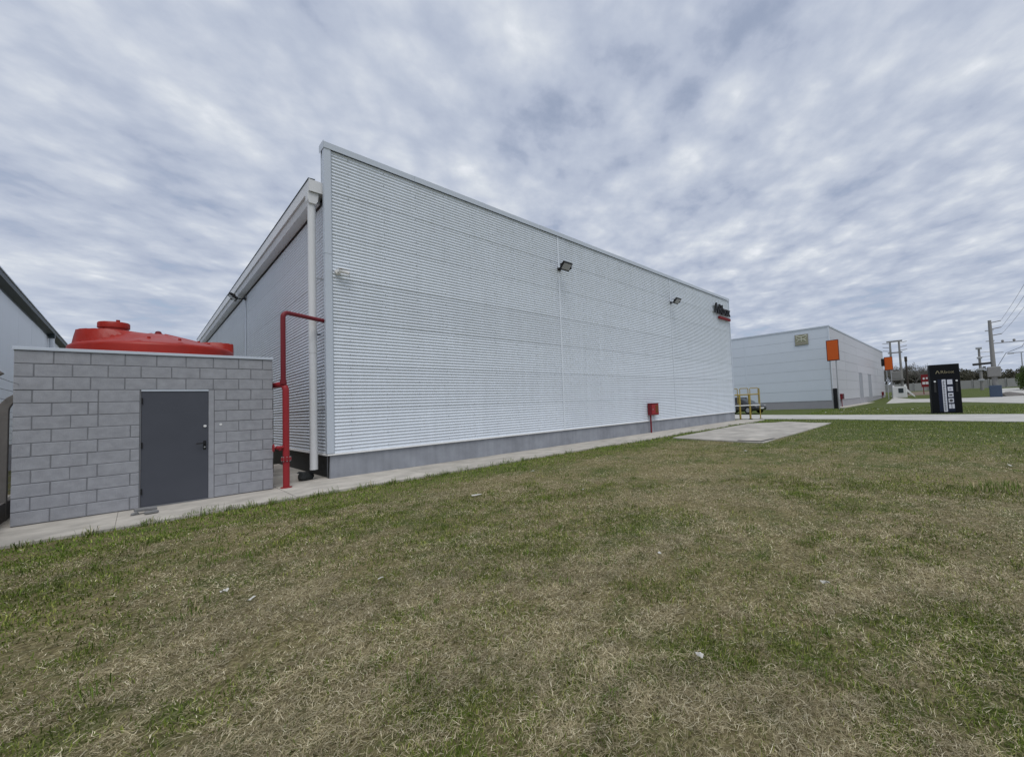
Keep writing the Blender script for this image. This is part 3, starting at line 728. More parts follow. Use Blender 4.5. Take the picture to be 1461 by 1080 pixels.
em = thing('emblem_sign', 'square olive sign with a pale winged emblem on the panel warehouse', 'sign', (BX-0.05, 11.92, 6.60), -PI/2)
MB().box(-0.62, 0.62, -0.05, 0.03, 0, 1.06).build('panel', M_sign, em, bevel=0.01)
MB().box(-0.66, 0.66, -0.03, 0.02, -0.035, 0.001).build('frame', M_plinth2, em)
MB().box(-0.66, 0.66, -0.03, 0.02, 1.058, 1.09).build('frame', M_plinth2, em)
MB().box(-0.65, -0.621, -0.03, 0.02, 0.002, 1.057).build('frame', M_plinth2, em)
MB().box(0.621, 0.65, -0.03, 0.02, 0.002, 1.057).build('frame', M_plinth2, em)
q = MB(); q.tube([(0, -0.06, 0.36), (0, -0.06, 0.86)], 0.03, 6)
for s in (-1, 1):
    q.tube([(s*0.02, -0.06, 0.80), (s*0.18, -0.06, 0.84), (s*0.36, -0.06, 0.93), (s*0.50, -0.06, 0.95)], 0.03, 6)
    q.tube([(s*0.02, -0.06, 0.55), (s*0.18, -0.06, 0.56), (s*0.34, -0.06, 0.48), (s*0.44, -0.06, 0.36)], 0.03, 6)
    q.tube([(s*0.50, -0.06, 0.95), (s*0.49, -0.06, 0.80), (s*0.42, -0.06, 0.66), (s*0.24, -0.06, 0.60)], 0.02, 6)
q.build('emblem', M_signl, em)
q = MB()
for k in range(7): q.box(-0.46+k*0.13, -0.46+k*0.13+0.09, -0.056, -0.049, 0.12, 0.20)
q.build('caption_bars', mat('dusty_pink_mark', (0.36, 0.30, 0.29), 0.7), em)

# ------------------------------------------------------------------ orange signs on poles
def orange_sign(loc, label, hgt=6.5, dark=True):
    q = thing('orange_sign', label, 'sign', loc, -PI/2 - 0.10, 'orange board signs by the panel warehouse')
    MB().box(-0.52, 0.52, -0.12, 0.08, hgt-1.95, hgt).build('board', M_ord, q, bevel=0.01)
    MB().box(-0.45, 0.50, -0.135, -0.121, hgt-1.88, hgt-0.07).build('board_face', M_or, q)
    MB().cyl((-0.30, 0.0, 0), (-0.30, 0, hgt-1.95), 0.055, n=10).build('pole', M_steel, q, smooth=True)
    MB().cyl((0.22, 0, 0), (0.22, 0, hgt-1.95), 0.055, n=10).build('pole', M_steel, q, smooth=True)
    return q
o1 = orange_sign((42.6, 8.66, LAWN), 'orange board sign on two poles at the near corner of the panel warehouse')
MB().box(-0.22, 0.12, -0.06, 0.14, 0.05, 1.95).build('meter_box', M_black, o1, bevel=0.02)
o2 = orange_sign((72.5, 7.5, gz(72.5)), 'orange board sign at the far end of the panel warehouse by the twin pole', 6.3)
MB().box(-0.85, -0.54, -0.3, 0.3, 5.0, 6.1).build('lamp_box', M_black, o2)

# ------------------------------------------------------------------ black totem sign
tt = thing('totem_sign', 'black totem sign lettered ARbox beside the driveway', 'sign', (31.16, 0.53, LAWN), -PI/2 + 0.236)
MB().box(-0.70, 0.70, -0.05, 0.45, 0.0, 2.90).build('body', M_blackg, tt, bevel=0.015)
MB().box(-0.74, 0.74, -0.09, 0.49, -0.05, 0.03).build('base', M_black, tt)
MB().box(-0.36, 0.36, -0.056, -0.0501, 0.10, 2.02).build('panel', mat('navy_panel', (0.008, 0.013, 0.035), 0.35), tt)
q = MB().prism([(-0.44, 2.36), (-0.35, 2.54), (-0.31, 2.54), (-0.22, 2.36), (-0.265, 2.36), (-0.33, 2.49), (-0.395, 2.36)], -0.066, -0.051, 'y')
t2 = text_mb('Rbox', 0.255, 0.007, -0.20, -0.058, 2.36, sx=1.18); q.add(t2.v, t2.f)
q.build('lettering', M_gold, tt)
M_wp = mat('white_print', (0.66, 0.67, 0.74), 0.6)
st = MB().box(-0.165, 0.015, -0.064, -0.0561, 0.10, 2.00).build('text_strip', M_wp, tt)
q = MB()
for k in range(17):
    z = 0.18+k*0.105
    q.box(-0.135, -0.02-random.uniform(0, 0.03), -0.067, -0.0641, z, z+0.035); q.box(-0.11+random.uniform(-.02, .02), -0.06, -0.067, -0.0641, z+0.05, z+0.075)
q.build('print_marks', M_joint, st)
for k, (z0, z1) in enumerate(((1.70, 1.98), (1.30, 1.56), (0.96, 1.20), (0.62, 0.88))):
    c_ = MB().box(0.085, 0.325, -0.064, -0.0561, z0, z1).build('icon_card', M_wp, tt)
    zc_ = (z0+z1)/2; q = MB()
    if k == 0: q.box(0.15, 0.27, -0.067, -0.0641, zc_+0.03, zc_+0.05); q.box(0.17, 0.25, -0.067, -0.0641, zc_-0.05, zc_-0.035)
    elif k == 1: q.prism([(0.205+0.06*math.cos(a), zc_+0.06*math.sin(a)) for a in np.linspace(0, 2*PI, 12, endpoint=False)], -0.067, -0.0641, 'y')
    elif k == 2: q.box(0.13, 0.28, -0.067, -0.0641, zc_-0.05, zc_+0.04)
    else: q.prism([(0.205+0.085*math.cos(a), zc_+0.085*math.sin(a)) for a in np.linspace(0, 2*PI, 12, endpoint=False)], -0.067, -0.0641, 'y')
    q.build('icon', M_joint if k > 1 else mat('pale_icon', (0.42, 0.42, 0.5), 0.6), c_)
for x in (0.085, 0.225):
    MB().box(x, x+0.115, -0.064, -0.0561, 0.28, 0.54).build('icon_card', M_wp, tt)
for x in (-0.50, 0.52):
    q = MB().cyl((x, -0.05, 1.90), (x, -0.12, 1.90), 0.05, n=12).build('spotlight', M_white, tt)
    MB().box(x-0.05, x+0.05, -0.07, -0.0501, 1.25, 1.80).build('door_pull', mat('dark_grey_grip', (0.03, 0.03, 0.03), 0.6), tt)

# ------------------------------------------------------------------ yellow barrier and car behind the corner
yb = thing('yellow_barrier', 'yellow tubular barrier of three bays at the far warehouse corner', 'barrier', (26.45, 10.5, 0.0), math.atan2(-1.0, 0.8))
for x, rr in ((-1.35, 0.045), (-0.66, 0.065), (0.0, 0.065), (0.66, 0.035)):
    MB().cyl((x, 0, -0.03), (x, 0, 1.62 if rr > 0.05 else 2.0), rr, n=10).build('post', M_yel, yb, smooth=True)
    MB().box(x-0.10, x+0.10, -0.10, 0.10, -0.04, 0.0).build('foot_plate', M_black, yb)
for x in (-1.30, -0.60, 0.06):
    MB().tube([(x, 0.03, 1.0)] + arc((x, 0.03, 2.02), (0, 0, 1), (1, 0, 0), 0.06, 4) + arc((x+0.54, 0.03, 2.02), (1, 0, 0), (0, 0, -1), 0.06, 4) + [(x+0.54, 0.03, 1.0)], 0.026, 8).build('hoop', M_yel, yb, smooth=True)
MB().tube([(-1.35, -0.03, 1.60), (0.66, -0.03, 1.60)], 0.04, 8).build('top_rail', M_yel, yb, smooth=True)
MB().tube([(-1.35, -0.03, 0.88), (0.66, -0.03, 0.88)], 0.035, 8).build('middle_rail', M_white, yb, smooth=True)

car = thing('parked_car', 'charcoal hatchback parked behind the yellow barrier', 'car', (35.4, 14.85, -0.01), -PI/2 - 0.25)
def loft(st, name, mt, par, bevel=False):
    """stations along x: list of (x, [(y,z) half ring from bottom centre to top centre])"""
    b = MB(); vs = []; K = None
    for x, half in st:
        ring = [(x, y, z) for y, z in half] + [(x, -y, z) for y, z in reversed(half)]
        K = len(ring); vs += ring
    fs = [(i*K+j, i*K+(j+1) % K, (i+1)*K+(j+1) % K, (i+1)*K+j) for i in range(len(st)-1) for j in range(K)]
    fs += [tuple(range(K)), tuple((len(st)-1)*K+j for j in reversed(range(K)))]
    return b.add(vs, fs).build(name, mt, par, smooth=True)
def ring(hw, z0, zb, top):
    return [(0.0, z0), (hw*0.9, z0), (hw, z0+0.12), (hw, (z0+zb)/2), (hw*0.97, zb-0.05), (hw*0.88, top), (0, top+0.02)]
loft([(-2.08, ring(0.72, 0.38, 0.80, 0.86)), (-2.0, ring(0.82, 0.26, 0.92, 0.97)), (-1.5, ring(0.87, 0.22, 0.95, 1.0)), (-0.6, ring(0.88, 0.20, 0.95, 0.98)), (0.4, ring(0.88, 0.20, 0.93, 0.97)), (1.1, ring(0.87, 0.22, 0.88, 0.95)), (1.75, ring(0.83, 0.25, 0.74, 0.82)), (2.05, ring(0.74, 0.30, 0.62, 0.66)), (2.12, ring(0.62, 0.36, 0.56, 0.58))], 'body', M_car, car)
def cab(hw, z0, z1): return [(0, z0), (hw, z0), (hw*0.93, z0+(z1-z0)*0.5), (hw*0.83, z1-0.03), (hw*0.70, z1), (0, z1+0.02)]
gh = loft([(-2.02, cab(0.74, 0.93, 0.97)), (-1.75, cab(0.77, 0.94, 1.32)), (-1.3, cab(0.78, 0.94, 1.41)), (-0.4, cab(0.79, 0.94, 1.45)), (0.25, cab(0.79, 0.93, 1.41)), (0.65, cab(0.78, 0.92, 1.22)), (1.15, cab(0.74, 0.90, 0.95))], 'cabin_glass', M_glass, car)
loft([(-1.80, [(0, 1.335), (0.55, 1.335), (0.56, 1.345), (0, 1.36)]), (-1.2, [(0, 1.43), (0.56, 1.42), (0.57, 1.432), (0, 1.452)]), (-0.4, [(0, 1.465), (0.57, 1.452), (0.58, 1.468), (0, 1.488)]), (0.25, [(0, 1.42), (0.56, 1.41), (0.57, 1.425), (0, 1.445)])], 'roof', M_car, car)
for x, y in ((-1.28, -0.80), (-1.28, 0.80), (1.33, -0.80), (1.33, 0.80)):
    s = -1 if y < 0 else 1
    wv = MB().tube([(x, y-0.10, 0.32), (x, y+0.10, 0.32)], 0.32, 20).build('wheel', M_tyre, car, smooth=True)
    MB().tube([(x, y+s*0.09, 0.32), (x, y+s*0.106, 0.32)], 0.20, 14).build('rim', M_steel, wv, smooth=True)
for s in (-1, 1):
    MB().box(1.80, 2.02, s*0.62-0.12, s*0.62+0.12, 0.62, 0.74).build('headlight', M_lens, car, bevel=0.03)
    MB().box(-2.07, -1.95, s*0.66-0.10, s*0.66+0.10, 0.74, 0.92).build('tail_light', M_redsign, car, bevel=0.02)
    MB().box(0.55, 0.72, s*0.92-0.08, s*0.92+0.08, 0.95, 1.07).build('mirror', M_car, car, bevel=0.03)
MB().box(2.09, 2.135, -0.26, 0.26, 0.42, 0.53).build('number_plate', M_white, car)

# ------------------------------------------------------------------ far street furniture
ts = thing('power_pole', 'tall grey utility pole with transformer and blue painted base', 'pole', (68.7, -3.55, gz(68.7)))
MB().tube([(0, 0, 0), (0, 0, 9.5)], [0.30, 0.17], 12).build('pole', M_pole, ts, smooth=True)
MB().box(-0.55, 0.55, -0.55, 0.55, -0.2, 1.45).build('painted_base', M_blue, ts, bevel=0.05)
MB().box(-0.5, 0.5, -0.62, 0.62, 2.5, 3.75).build('transformer', M_pole, ts, bevel=0.08)
MB().tube([(-0.5, 1.9, 4.15), (0, 0, 4.25)], 0.14, 8).build('side_arm', M_black, ts)
MB().box(-0.05, 0.05, -3.0, 0.0, 6.55, 6.66).build('crossarm', M_steel, ts)
for y in (-1.0, -2.0, -3.0): MB().lathe([(0.05, 6.66), (0.13, 6.72), (0.13, 6.88), (0.05, 6.95)], (0, y), 8).build('insulator', M_pole, ts)
MB().box(-0.04, 0.04, -1.0, 0.2, 5.4, 5.48).build('crossarm', M_steel, ts)
for z in (7.6, 8.4, 9.2):
    MB().cyl((0, -0.1, z), (0, -1.0, z+0.12), 0.05, n=6).build('insulator', M_pole, ts)
for z in (6.9, 8.2): MB().box(-0.1, 0.1, -0.3, 0.5, z, z+0.1).build('bracket', M_steel, ts)
MB().tube([(0, -3.0, 6.6), (0, -2.6, 5.9), (0, -1.2, 5.3), (0, -0.4, 3.8)], 0.03, 5).build('drop_cable', M_wire, ts)

p2 = thing('utility_pole', 'slim grey utility pole with stacked brackets beyond the totem sign', 'pole', (98, -3.35, gz(98)))
MB().tube([(0, 0, 0), (0, 0, 7.6)], [0.26, 0.15], 10).build('pole', M_pole, p2, smooth=True)
for z, wd_ in ((7.3, 0.42), (5.6, 0.36), (3.5, 0.45), (1.6, 0.42)): MB().box(-0.3, 0.3, -wd_, wd_, z, z+0.35).build('bracket', M_steel, p2, bevel=0.04)
for z in (5.9, 6.7): MB().cyl((0, -0.1, z), (0, -1.4, z+0.02), 0.04, n=6).build('insulator', M_pole, p2)

hp_ = thing('twin_pole', 'twin pole transformer frame with two crossbars beside the white cabinet', 'pole', (83.5, 7.6, gz(83.5)), -PI/2)
for x, lean in ((-0.62, 0.0), (0.62, 0.0)):
    MB().tube([(x*1.1, 0, 0), (x, 0, 9.4)], [0.22, 0.14], 10).build('pole', M_pole, hp_, smooth=True)
MB().box(-1.1, 1.1, -0.12, 0.12, 9.2, 9.45).build('crossbar', M_pole, hp_)
MB().box(-1.0, 1.0, -0.12, 0.12, 7.3, 7.5).build('crossbar', M_pole, hp_)
MB().box(-1.0, 1.0, -0.6, 0.4, 2.7, 2.95).build('platform', M_pole, hp_)
MB().box(-0.7, 0.7, -0.5, 0.4, 2.96, 4.2).build('transformer', M_pole, hp_, bevel=0.06)
for s in (-1, 1):
    for z in (9.0, 8.3, 7.7): MB().cyl((s*0.8, 0, z), (s*1.7, 0, z+0.15), 0.045, n=6).build('insulator', M_pole, hp_)

cb = thing('white_cabinet', 'white utility cabinet with a dark window near the twin pole', 'cabinet', (78.5, 6.95, gz(78.5)), -PI/2)
MB().box(-0.95, 0.95, -0.5, 0.5, 0.0, 1.75).build('body', M_white, cb, bevel=0.03)
MB().box(-0.1, 0.55, -0.54, -0.501, 0.75, 1.45).build('window', M_dkgut, cb)
for x in (-0.75, 0.75): MB().box(x-0.1, x+0.1, -0.1, 0.1, 1.752, 2.0).build('lifting_lug', M_white, cb)
MB().prism([(0.95, 1.35), (1.9, 0.2), (1.9, 0.0), (0.95, 0.9)], -0.2, 0.2, 'y').build('ramp_plate', M_white, cb)

rs = thing('red_sign', 'red board sign with white lines half hidden behind the totem', 'sign', (88.0, 3.2, gz(88)), -PI/2)
MB().box(-1.45, 1.45, -0.06, 0.06, 1.25, 3.4).build('board', M_redsign, rs)
q = MB()
for z, h_ in ((2.55, 0.34), (1.72, 0.42)):
    for k in range(6):
        if z > 2.2: q.box(-1.2+k*0.42, -0.95+k*0.42, -0.075, -0.061, z+0.06*(k % 2), z+h_)
        else: q.box(-1.3+k*0.44, -0.92+k*0.44, -0.075, -0.061, z, z+h_)
q.build('white_marks', M_white, rs)
for x in (-1.2, -0.4, 0.4, 1.2): MB().box(x-0.06, x+0.06, -0.05, 0.05, 0, 1.25).build('post', M_redd, rs)

wp = thing('wooden_pole', 'dark wooden pole rising in front of the bare trees', 'pole', (92, 6.85, gz(92)))
MB().tube([(0, 0, 0), (0, 0, 6.0)], [0.20, 0.14], 8).build('pole', M_wood, wp, smooth=True)
MB().cyl((0, 0, 6.0), (0, 0, 6.9), 0.22, n=8).build('lamp_head', M_wood, wp)
lp = thing('street_lamp', 'thin street lamp with a flat arm at the right edge', 'lamp', (101, -8.9, gz(101)))
MB().tube([(0, 0, 0), (0, 0, 6.2)], [0.12, 0.07], 8).build('pole', M_steel, lp, smooth=True)
MB().box(-0.12, 0.12, -0.3, 1.7, 6.2, 6.32).build('arm', M_steel, lp)
MB().box(-0.16, 0.16, 0.9, 1.75, 6.10, 6.2).build('lamp_head', M_steel, lp)

strip('dirt_patch', [(84, 1.0), (98, 1.5), (104, 3)], [(85, 7.4), (97, 8.0), (103, 9)], 0.02, mat('brown_soil', (0.17, 0.135, 0.10), 0.95, 0, 0.4, 0.8))
# boundary wall of concrete panels
bw = thing('boundary_wall', 'low pale concrete panel wall in front of the far trees', 'wall', (112, 0, 0))
for k in range(44):
    y0 = -30 + k*2.5
    x = 4*math.sin(k*0.05); z = gz(112+x)
    MB().box(x-0.06, x+0.06, y0+0.14, y0+2.36, z-0.2, z+1.75).build('panel', M_fence, bw)
    MB().box(x-0.11, x+0.11, y0-0.10, y0+0.13, z-0.2, z+1.9).build('pillar', M_fence, bw)
mg = thing('soil_mound', 'low grey earth mound at the foot of the blue based pole', 'mound', (71.5, -5.0, gz(71.5)))
link('mound', lump('mound', M_dconc, (1.6, 1.3, 0.55), 21, 0.3), mg)

# overhead wires from the tall pole
q = thing('power_lines', 'thin overhead wires running from the tall pole up and right', 'wires', (68.7, -3.55, gz(68.7)))
for z, dy in ((9.3, -1.0), (8.5, -1.0), (7.7, -1.0)):
    P0, P1 = Vector((0, dy, z)), Vector((-46, -0.9, z+0.5))
    MB().tube([P0.lerp(P1, t) - Vector((0, 0, 0.35*math.sin(PI*t))) for t in np.linspace(0, 1, 14)], 0.013, 4).build('wire', M_wire, q)

# ------------------------------------------------------------------ trees
def bare_tree(seed, H=7.0):
    R_ = random.Random(seed); tr = MB(); cr = MB()
    tr.tube([(0, 0, 0), (R_.uniform(-.1, .1), 0, H*0.18), (R_.uniform(-.2, .2), R_.uniform(-.2, .2), H*0.38)], [0.22, 0.17, 0.13], 7)
    tips = []
    def grow(p, d_, L, r, lev):
        e = p + d_*L
        cr.tube([p, (p+e)/2 + Vector((R_.uniform(-1, 1), R_.uniform(-1, 1), R_.uniform(-.5, .5)))*L*0.07, e], [r, r*0.8, r*0.55], 4, caps=False)
        if lev == 0: tips.append((e, d_)); return
        for _ in range(3 if lev > 1 else 4):
            nd = (d_ + Vector((R_.uniform(-1, 1), R_.uniform(-1, 1), R_.uniform(-.25, .8)))*0.75).normalized()
            grow(p.lerp(e, R_.uniform(0.5, 1.0)), nd, L*R_.uniform(0.55, 0.8), r*0.55, lev-1)
    for _ in range(5):
        grow(Vector((0, 0, H*R_.uniform(0.25, 0.4))), Vector((R_.uniform(-1, 1), R_.uniform(-1, 1), R_.uniform(0.5, 1.3))).normalized(), H*0.26, 0.085, 3)
    for e, d_ in tips:
        for _ in range(5):
            a = e + Vector((R_.gauss(0, .25), R_.gauss(0, .25), R_.gauss(0, .22)))
            n_ = (d_ + Vector((R_.uniform(-1, 1), R_.uniform(-1, 1), R_.uniform(-.6, 1)))).normalized()*R_.uniform(0.3, 0.7)
            s_ = n_.orthogonal().normalized()*0.035
            cr.add([a-s_, a+s_, a+n_], [(0, 1, 2)])
    return tr.mesh('trunk', M_bark), cr.mesh('crown', M_twig)
def leafy(seed, rx, ry, H, n, M_, leaf=0.22, z0=0.4):
    R_ = random.Random(seed); tr = MB(); cr = MB()
    tr.tube([(0, 0, 0), (0, 0, H*0.5)], [0.16, 0.08], 6)
    cl_ = [(R_.uniform(-.6, .6)*rx, R_.uniform(-.6, .6)*ry, z0+(H-z0)*R_.uniform(0.2, 0.85), R_.uniform(0.35, 0.6)) for _ in range(11)]
    for _ in range(n):
        cx_, cy_, cz_, k = R_.choice(cl_)
        v = Vector((R_.gauss(0, 1), R_.gauss(0, 1), R_.gauss(0, 1))).normalized()*R_.random()**0.4
        p = Vector((cx_+v.x*rx*k, cy_+v.y*ry*k, max(z0*0.4, cz_+v.z*H*0.28)))
        a = Vector((R_.uniform(-1, 1), R_.uniform(-1, 1), R_.uniform(-1, 1))).normalized(); b_ = a.orthogonal().normalized()
        L = leaf*R_.uniform(0.6, 1.3)
        cr.add([p-a*L*0.5, p+b_*L*0.3, p+a*L*0.5, p-b_*L*0.3], [(0, 1, 2, 3)])
    return tr.mesh('trunk', M_bark), cr.mesh('crown', M_)
protos = [bare_tree(s, 7.0) for s in (3, 11, 19, 27)]
for k in range(26):
    tr, cr = protos[k % 4]
    y = 5.0 + k*1.0 + random.uniform(-.5, .5); x = 117 + random.uniform(0, 14)
    t_ = thing('bare_tree', 'bare grey tree behind the boundary wall left of the black totem', 'tree', (x, y, gz(x)), random.uniform(0, 6.28), 'bare trees behind the boundary wall')
    k_ = random.uniform(0.95, 1.2) * (1.0 if y < 16 else 1.05); t_.scale = (k_*1.1, k_*1.1, k_*0.82)
    link('trunk', tr, t_); link('crown', cr, t_)
# the dark wood further right reads as one mass
b = MB(); R_ = random.Random(5)
tops = [(R_.uniform(124, 140), -26+k*0.62, R_.uniform(3.2, 5.0)) for k in range(62)]
for (x, y, hh) in tops:
    for _ in range(420):
        v = Vector((R_.gauss(0, 1), R_.gauss(0, 1), R_.gauss(0, 1))).normalized()*R_.random()**0.35
        p = Vector((x+v.x*1.6, y+v.y*1.5, gz(125)+hh*0.5+v.z*hh*0.5))
        a = Vector((R_.uniform(-1, 1), R_.uniform(-1, 1), R_.uniform(-1, 1))).normalized(); q_ = a.orthogonal().normalized(); L = R_.uniform(0.3, 0.6)
        b.add([p-a*L*0.5, p+q_*L*0.3, p+a*L*0.5, p-q_*L*0.3], [(0, 1, 2, 3)])
stuff(tag(b.build('distant_wood', leaf_mat('brown_green_wood', (0.055, 0.054, 0.038), (0.125, 0.118, 0.082))), 'dark brown green wood behind the boundary wall right of the totem', 'trees'))
for k, (x, y, rx, H, lb) in enumerate(((90, -8.6, 1.7, 4.5, 'round green bush at the right edge beside the side road'), (97, -11.6, 2.4, 5.2, 'larger green bush cut by the right edge of the view'))):
    tr, cr = leafy(40+k, rx, rx, H, 5200, M_gleaf, 0.22, 0.2)
    t_ = thing('bush', lb, 'bush', (x, y, gz(x)), 0, 'green bushes by the side road'); link('trunk', tr, t_); link('crown', cr, t_)

# ------------------------------------------------------------------ scraps on the lawn
def scrap(loc, sx, sy, rz, label, group=None, tall=0.012, seed=0):
    R_ = random.Random(seed); n = 4; vs = []; sx *= 0.62; sy *= 0.62; tall *= 0.6
    for i in range(n):
        for j in range(n):
            vs.append(((i/(n-1)-0.5)*sx + R_.uniform(-.1, .1)*sx/n, (j/(n-1)-0.5)*sy + R_.uniform(-.1, .1)*sy/n, R_.uniform(0, tall)))
    b = MB(); fs = [(i*n+j, (i+1)*n+j, (i+1)*n+j+1, i*n+j+1) for i in range(n-1) for j in range(n-1)]
    b.add(vs, fs); b.add([(x, y, z-0.003) for x, y, z in vs], [tuple(reversed(f)) for f in fs])
    o = b.build('paper_scrap', M_paper, None); o.location = loc; o.rotation_euler = (0, 0, rz)
    return tag(o, label, 'scrap', group or 'white scraps lying on the lawn')
Zg = LAWN+0.035
scrap((0.47, 4.63, Zg+0.03), 0.07, 0.06, 0.4, 'squarish white scrap standing in the grass, nearest the left side', tall=0.05, seed=1)
scrap((0.60, 4.36, Zg), 0.11, 0.035, 0.9, 'narrow white scrap just right of the squarish one', seed=2)
scrap((1.38, 3.89, Zg), 0.07, 0.02, 0.2, 'thin white scrap alone in the dry grass left of the middle', seed=3)
scrap((3.69, 6.19, Zg), 0.26, 0.12, -0.3, 'cream flattened scrap on dry grass in front of the near warehouse corner', seed=4)
scrap((5.75, 7.3, Zg), 0.16, 0.06, 0.1, 'white scrap on the lawn near the paved edge midway along the wall', seed=5)
scrap((3.2, 2.22, Zg), 0.07, 0.04, 1.1, 'small white scrap in the middle of the lawn', seed=6)
scrap((2.02, 1.17, Zg+0.015), 0.075, 0.03, 1.5, 'tiny upright white scrap in the near right grass', tall=0.04, seed=7)
scrap((3.34, 0.84, Zg+0.015), 0.10, 0.035, 1.9, 'slim white scrap at the right of the near lawn', tall=0.04, seed=8)
scrap((10.18, -0.62, Zg), 0.30, 0.05, 0.2, 'pale stick like scrap at the right edge of the lawn', seed=9)
scrap((10.6, 4.4, Zg), 0.22, 0.08, 0.6, 'white scrap on the lawn in front of the concrete pad', seed=10)
scrap((4.9, 4.9, Zg), 0.09, 0.04, 0.2, 'small white scrap on dry grass right of the cream flattened one', seed=11)
for k in range(14):
    x = random.uniform(33.5, 43); y = random.uniform(1.5, 7.8)
    scrap((x, y, Zg+0.03), random.uniform(0.12, 0.3), random.uniform(0.1, 0.2), random.uniform(0, 3), 'small white scrap on the far green lawn between driveway and panel warehouse', 'white scraps on the far lawn', 0.08, 30+k)

# ------------------------------------------------------------------ grass
def vnoise(x, y, s, seed):
    x = x*s+seed*17.3; y = y*s+seed*9.1
    xi = np.floor(x).astype(np.int64); yi = np.floor(y).astype(np.int64); fx = x-xi; fy = y-yi
    fx = fx*fx*(3-2*fx); fy = fy*fy*(3-2*fy)
    def h(a, b): 
        n_ = (a*374761393 + b*668265263 + seed*1442695) & 0x7fffffff
        n_ = ((n_ ^ (n_ >> 13))*1274126177) & 0x7fffffff
        return ((n_ ^ (n_ >> 16)) & 0xffff)/65535.0
    return (h(xi, yi)*(1-fx)+h(xi+1, yi)*fx)*(1-fy) + (h(xi, yi+1)*(1-fx)+h(xi+1, yi+1)*fx)*fy
def fbm(x, y, s, seed): return 0.5*vnoise(x, y, s, seed)+0.3*vnoise(x, y, s*2.1, seed+1)+0.2*vnoise(x, y, s*4.3, seed+2)
def inpoly(x, y, poly):
    c_ = np.zeros(len(x), bool); n_ = len(poly)
    for i in range(n_):
        (xa, ya), (xb, yb_) = poly[i], poly[(i+1) % n_]
        cond = ((ya > y) != (yb_ > y)) & (x < (xb-xa)*(y-ya)/(yb_-ya+1e-12)+xa); c_ ^= cond
    return c_
VW, FC = [], []
def greenness(x, y):
    g_ = 0.40*fbm(x, y, 0.5, 3) + 0.42*fbm(x, y, 1.7, 8) + 0.35*fbm(x, y, 5.5, 14)
    edge = np.clip((y-7.3+0.8*(fbm(x, y, 0.7, 50)-0.5))/1.0, 0, 1)*np.where(x < 10, 1, 0.6)
    left = np.clip((0.7-x)/2.0, 0, 1)
    far = np.clip((x-8)/13, 0, 1)
    rt = np.clip((-0.2-y)/1.5, 0, 1)*np.clip((x-3)/5, 0, 1)
    return np.clip((g_-0.585)*3.3+0.15 + 1.35*edge + 0.38*left + 0.60*far + 0.3*rt, 0, 1)
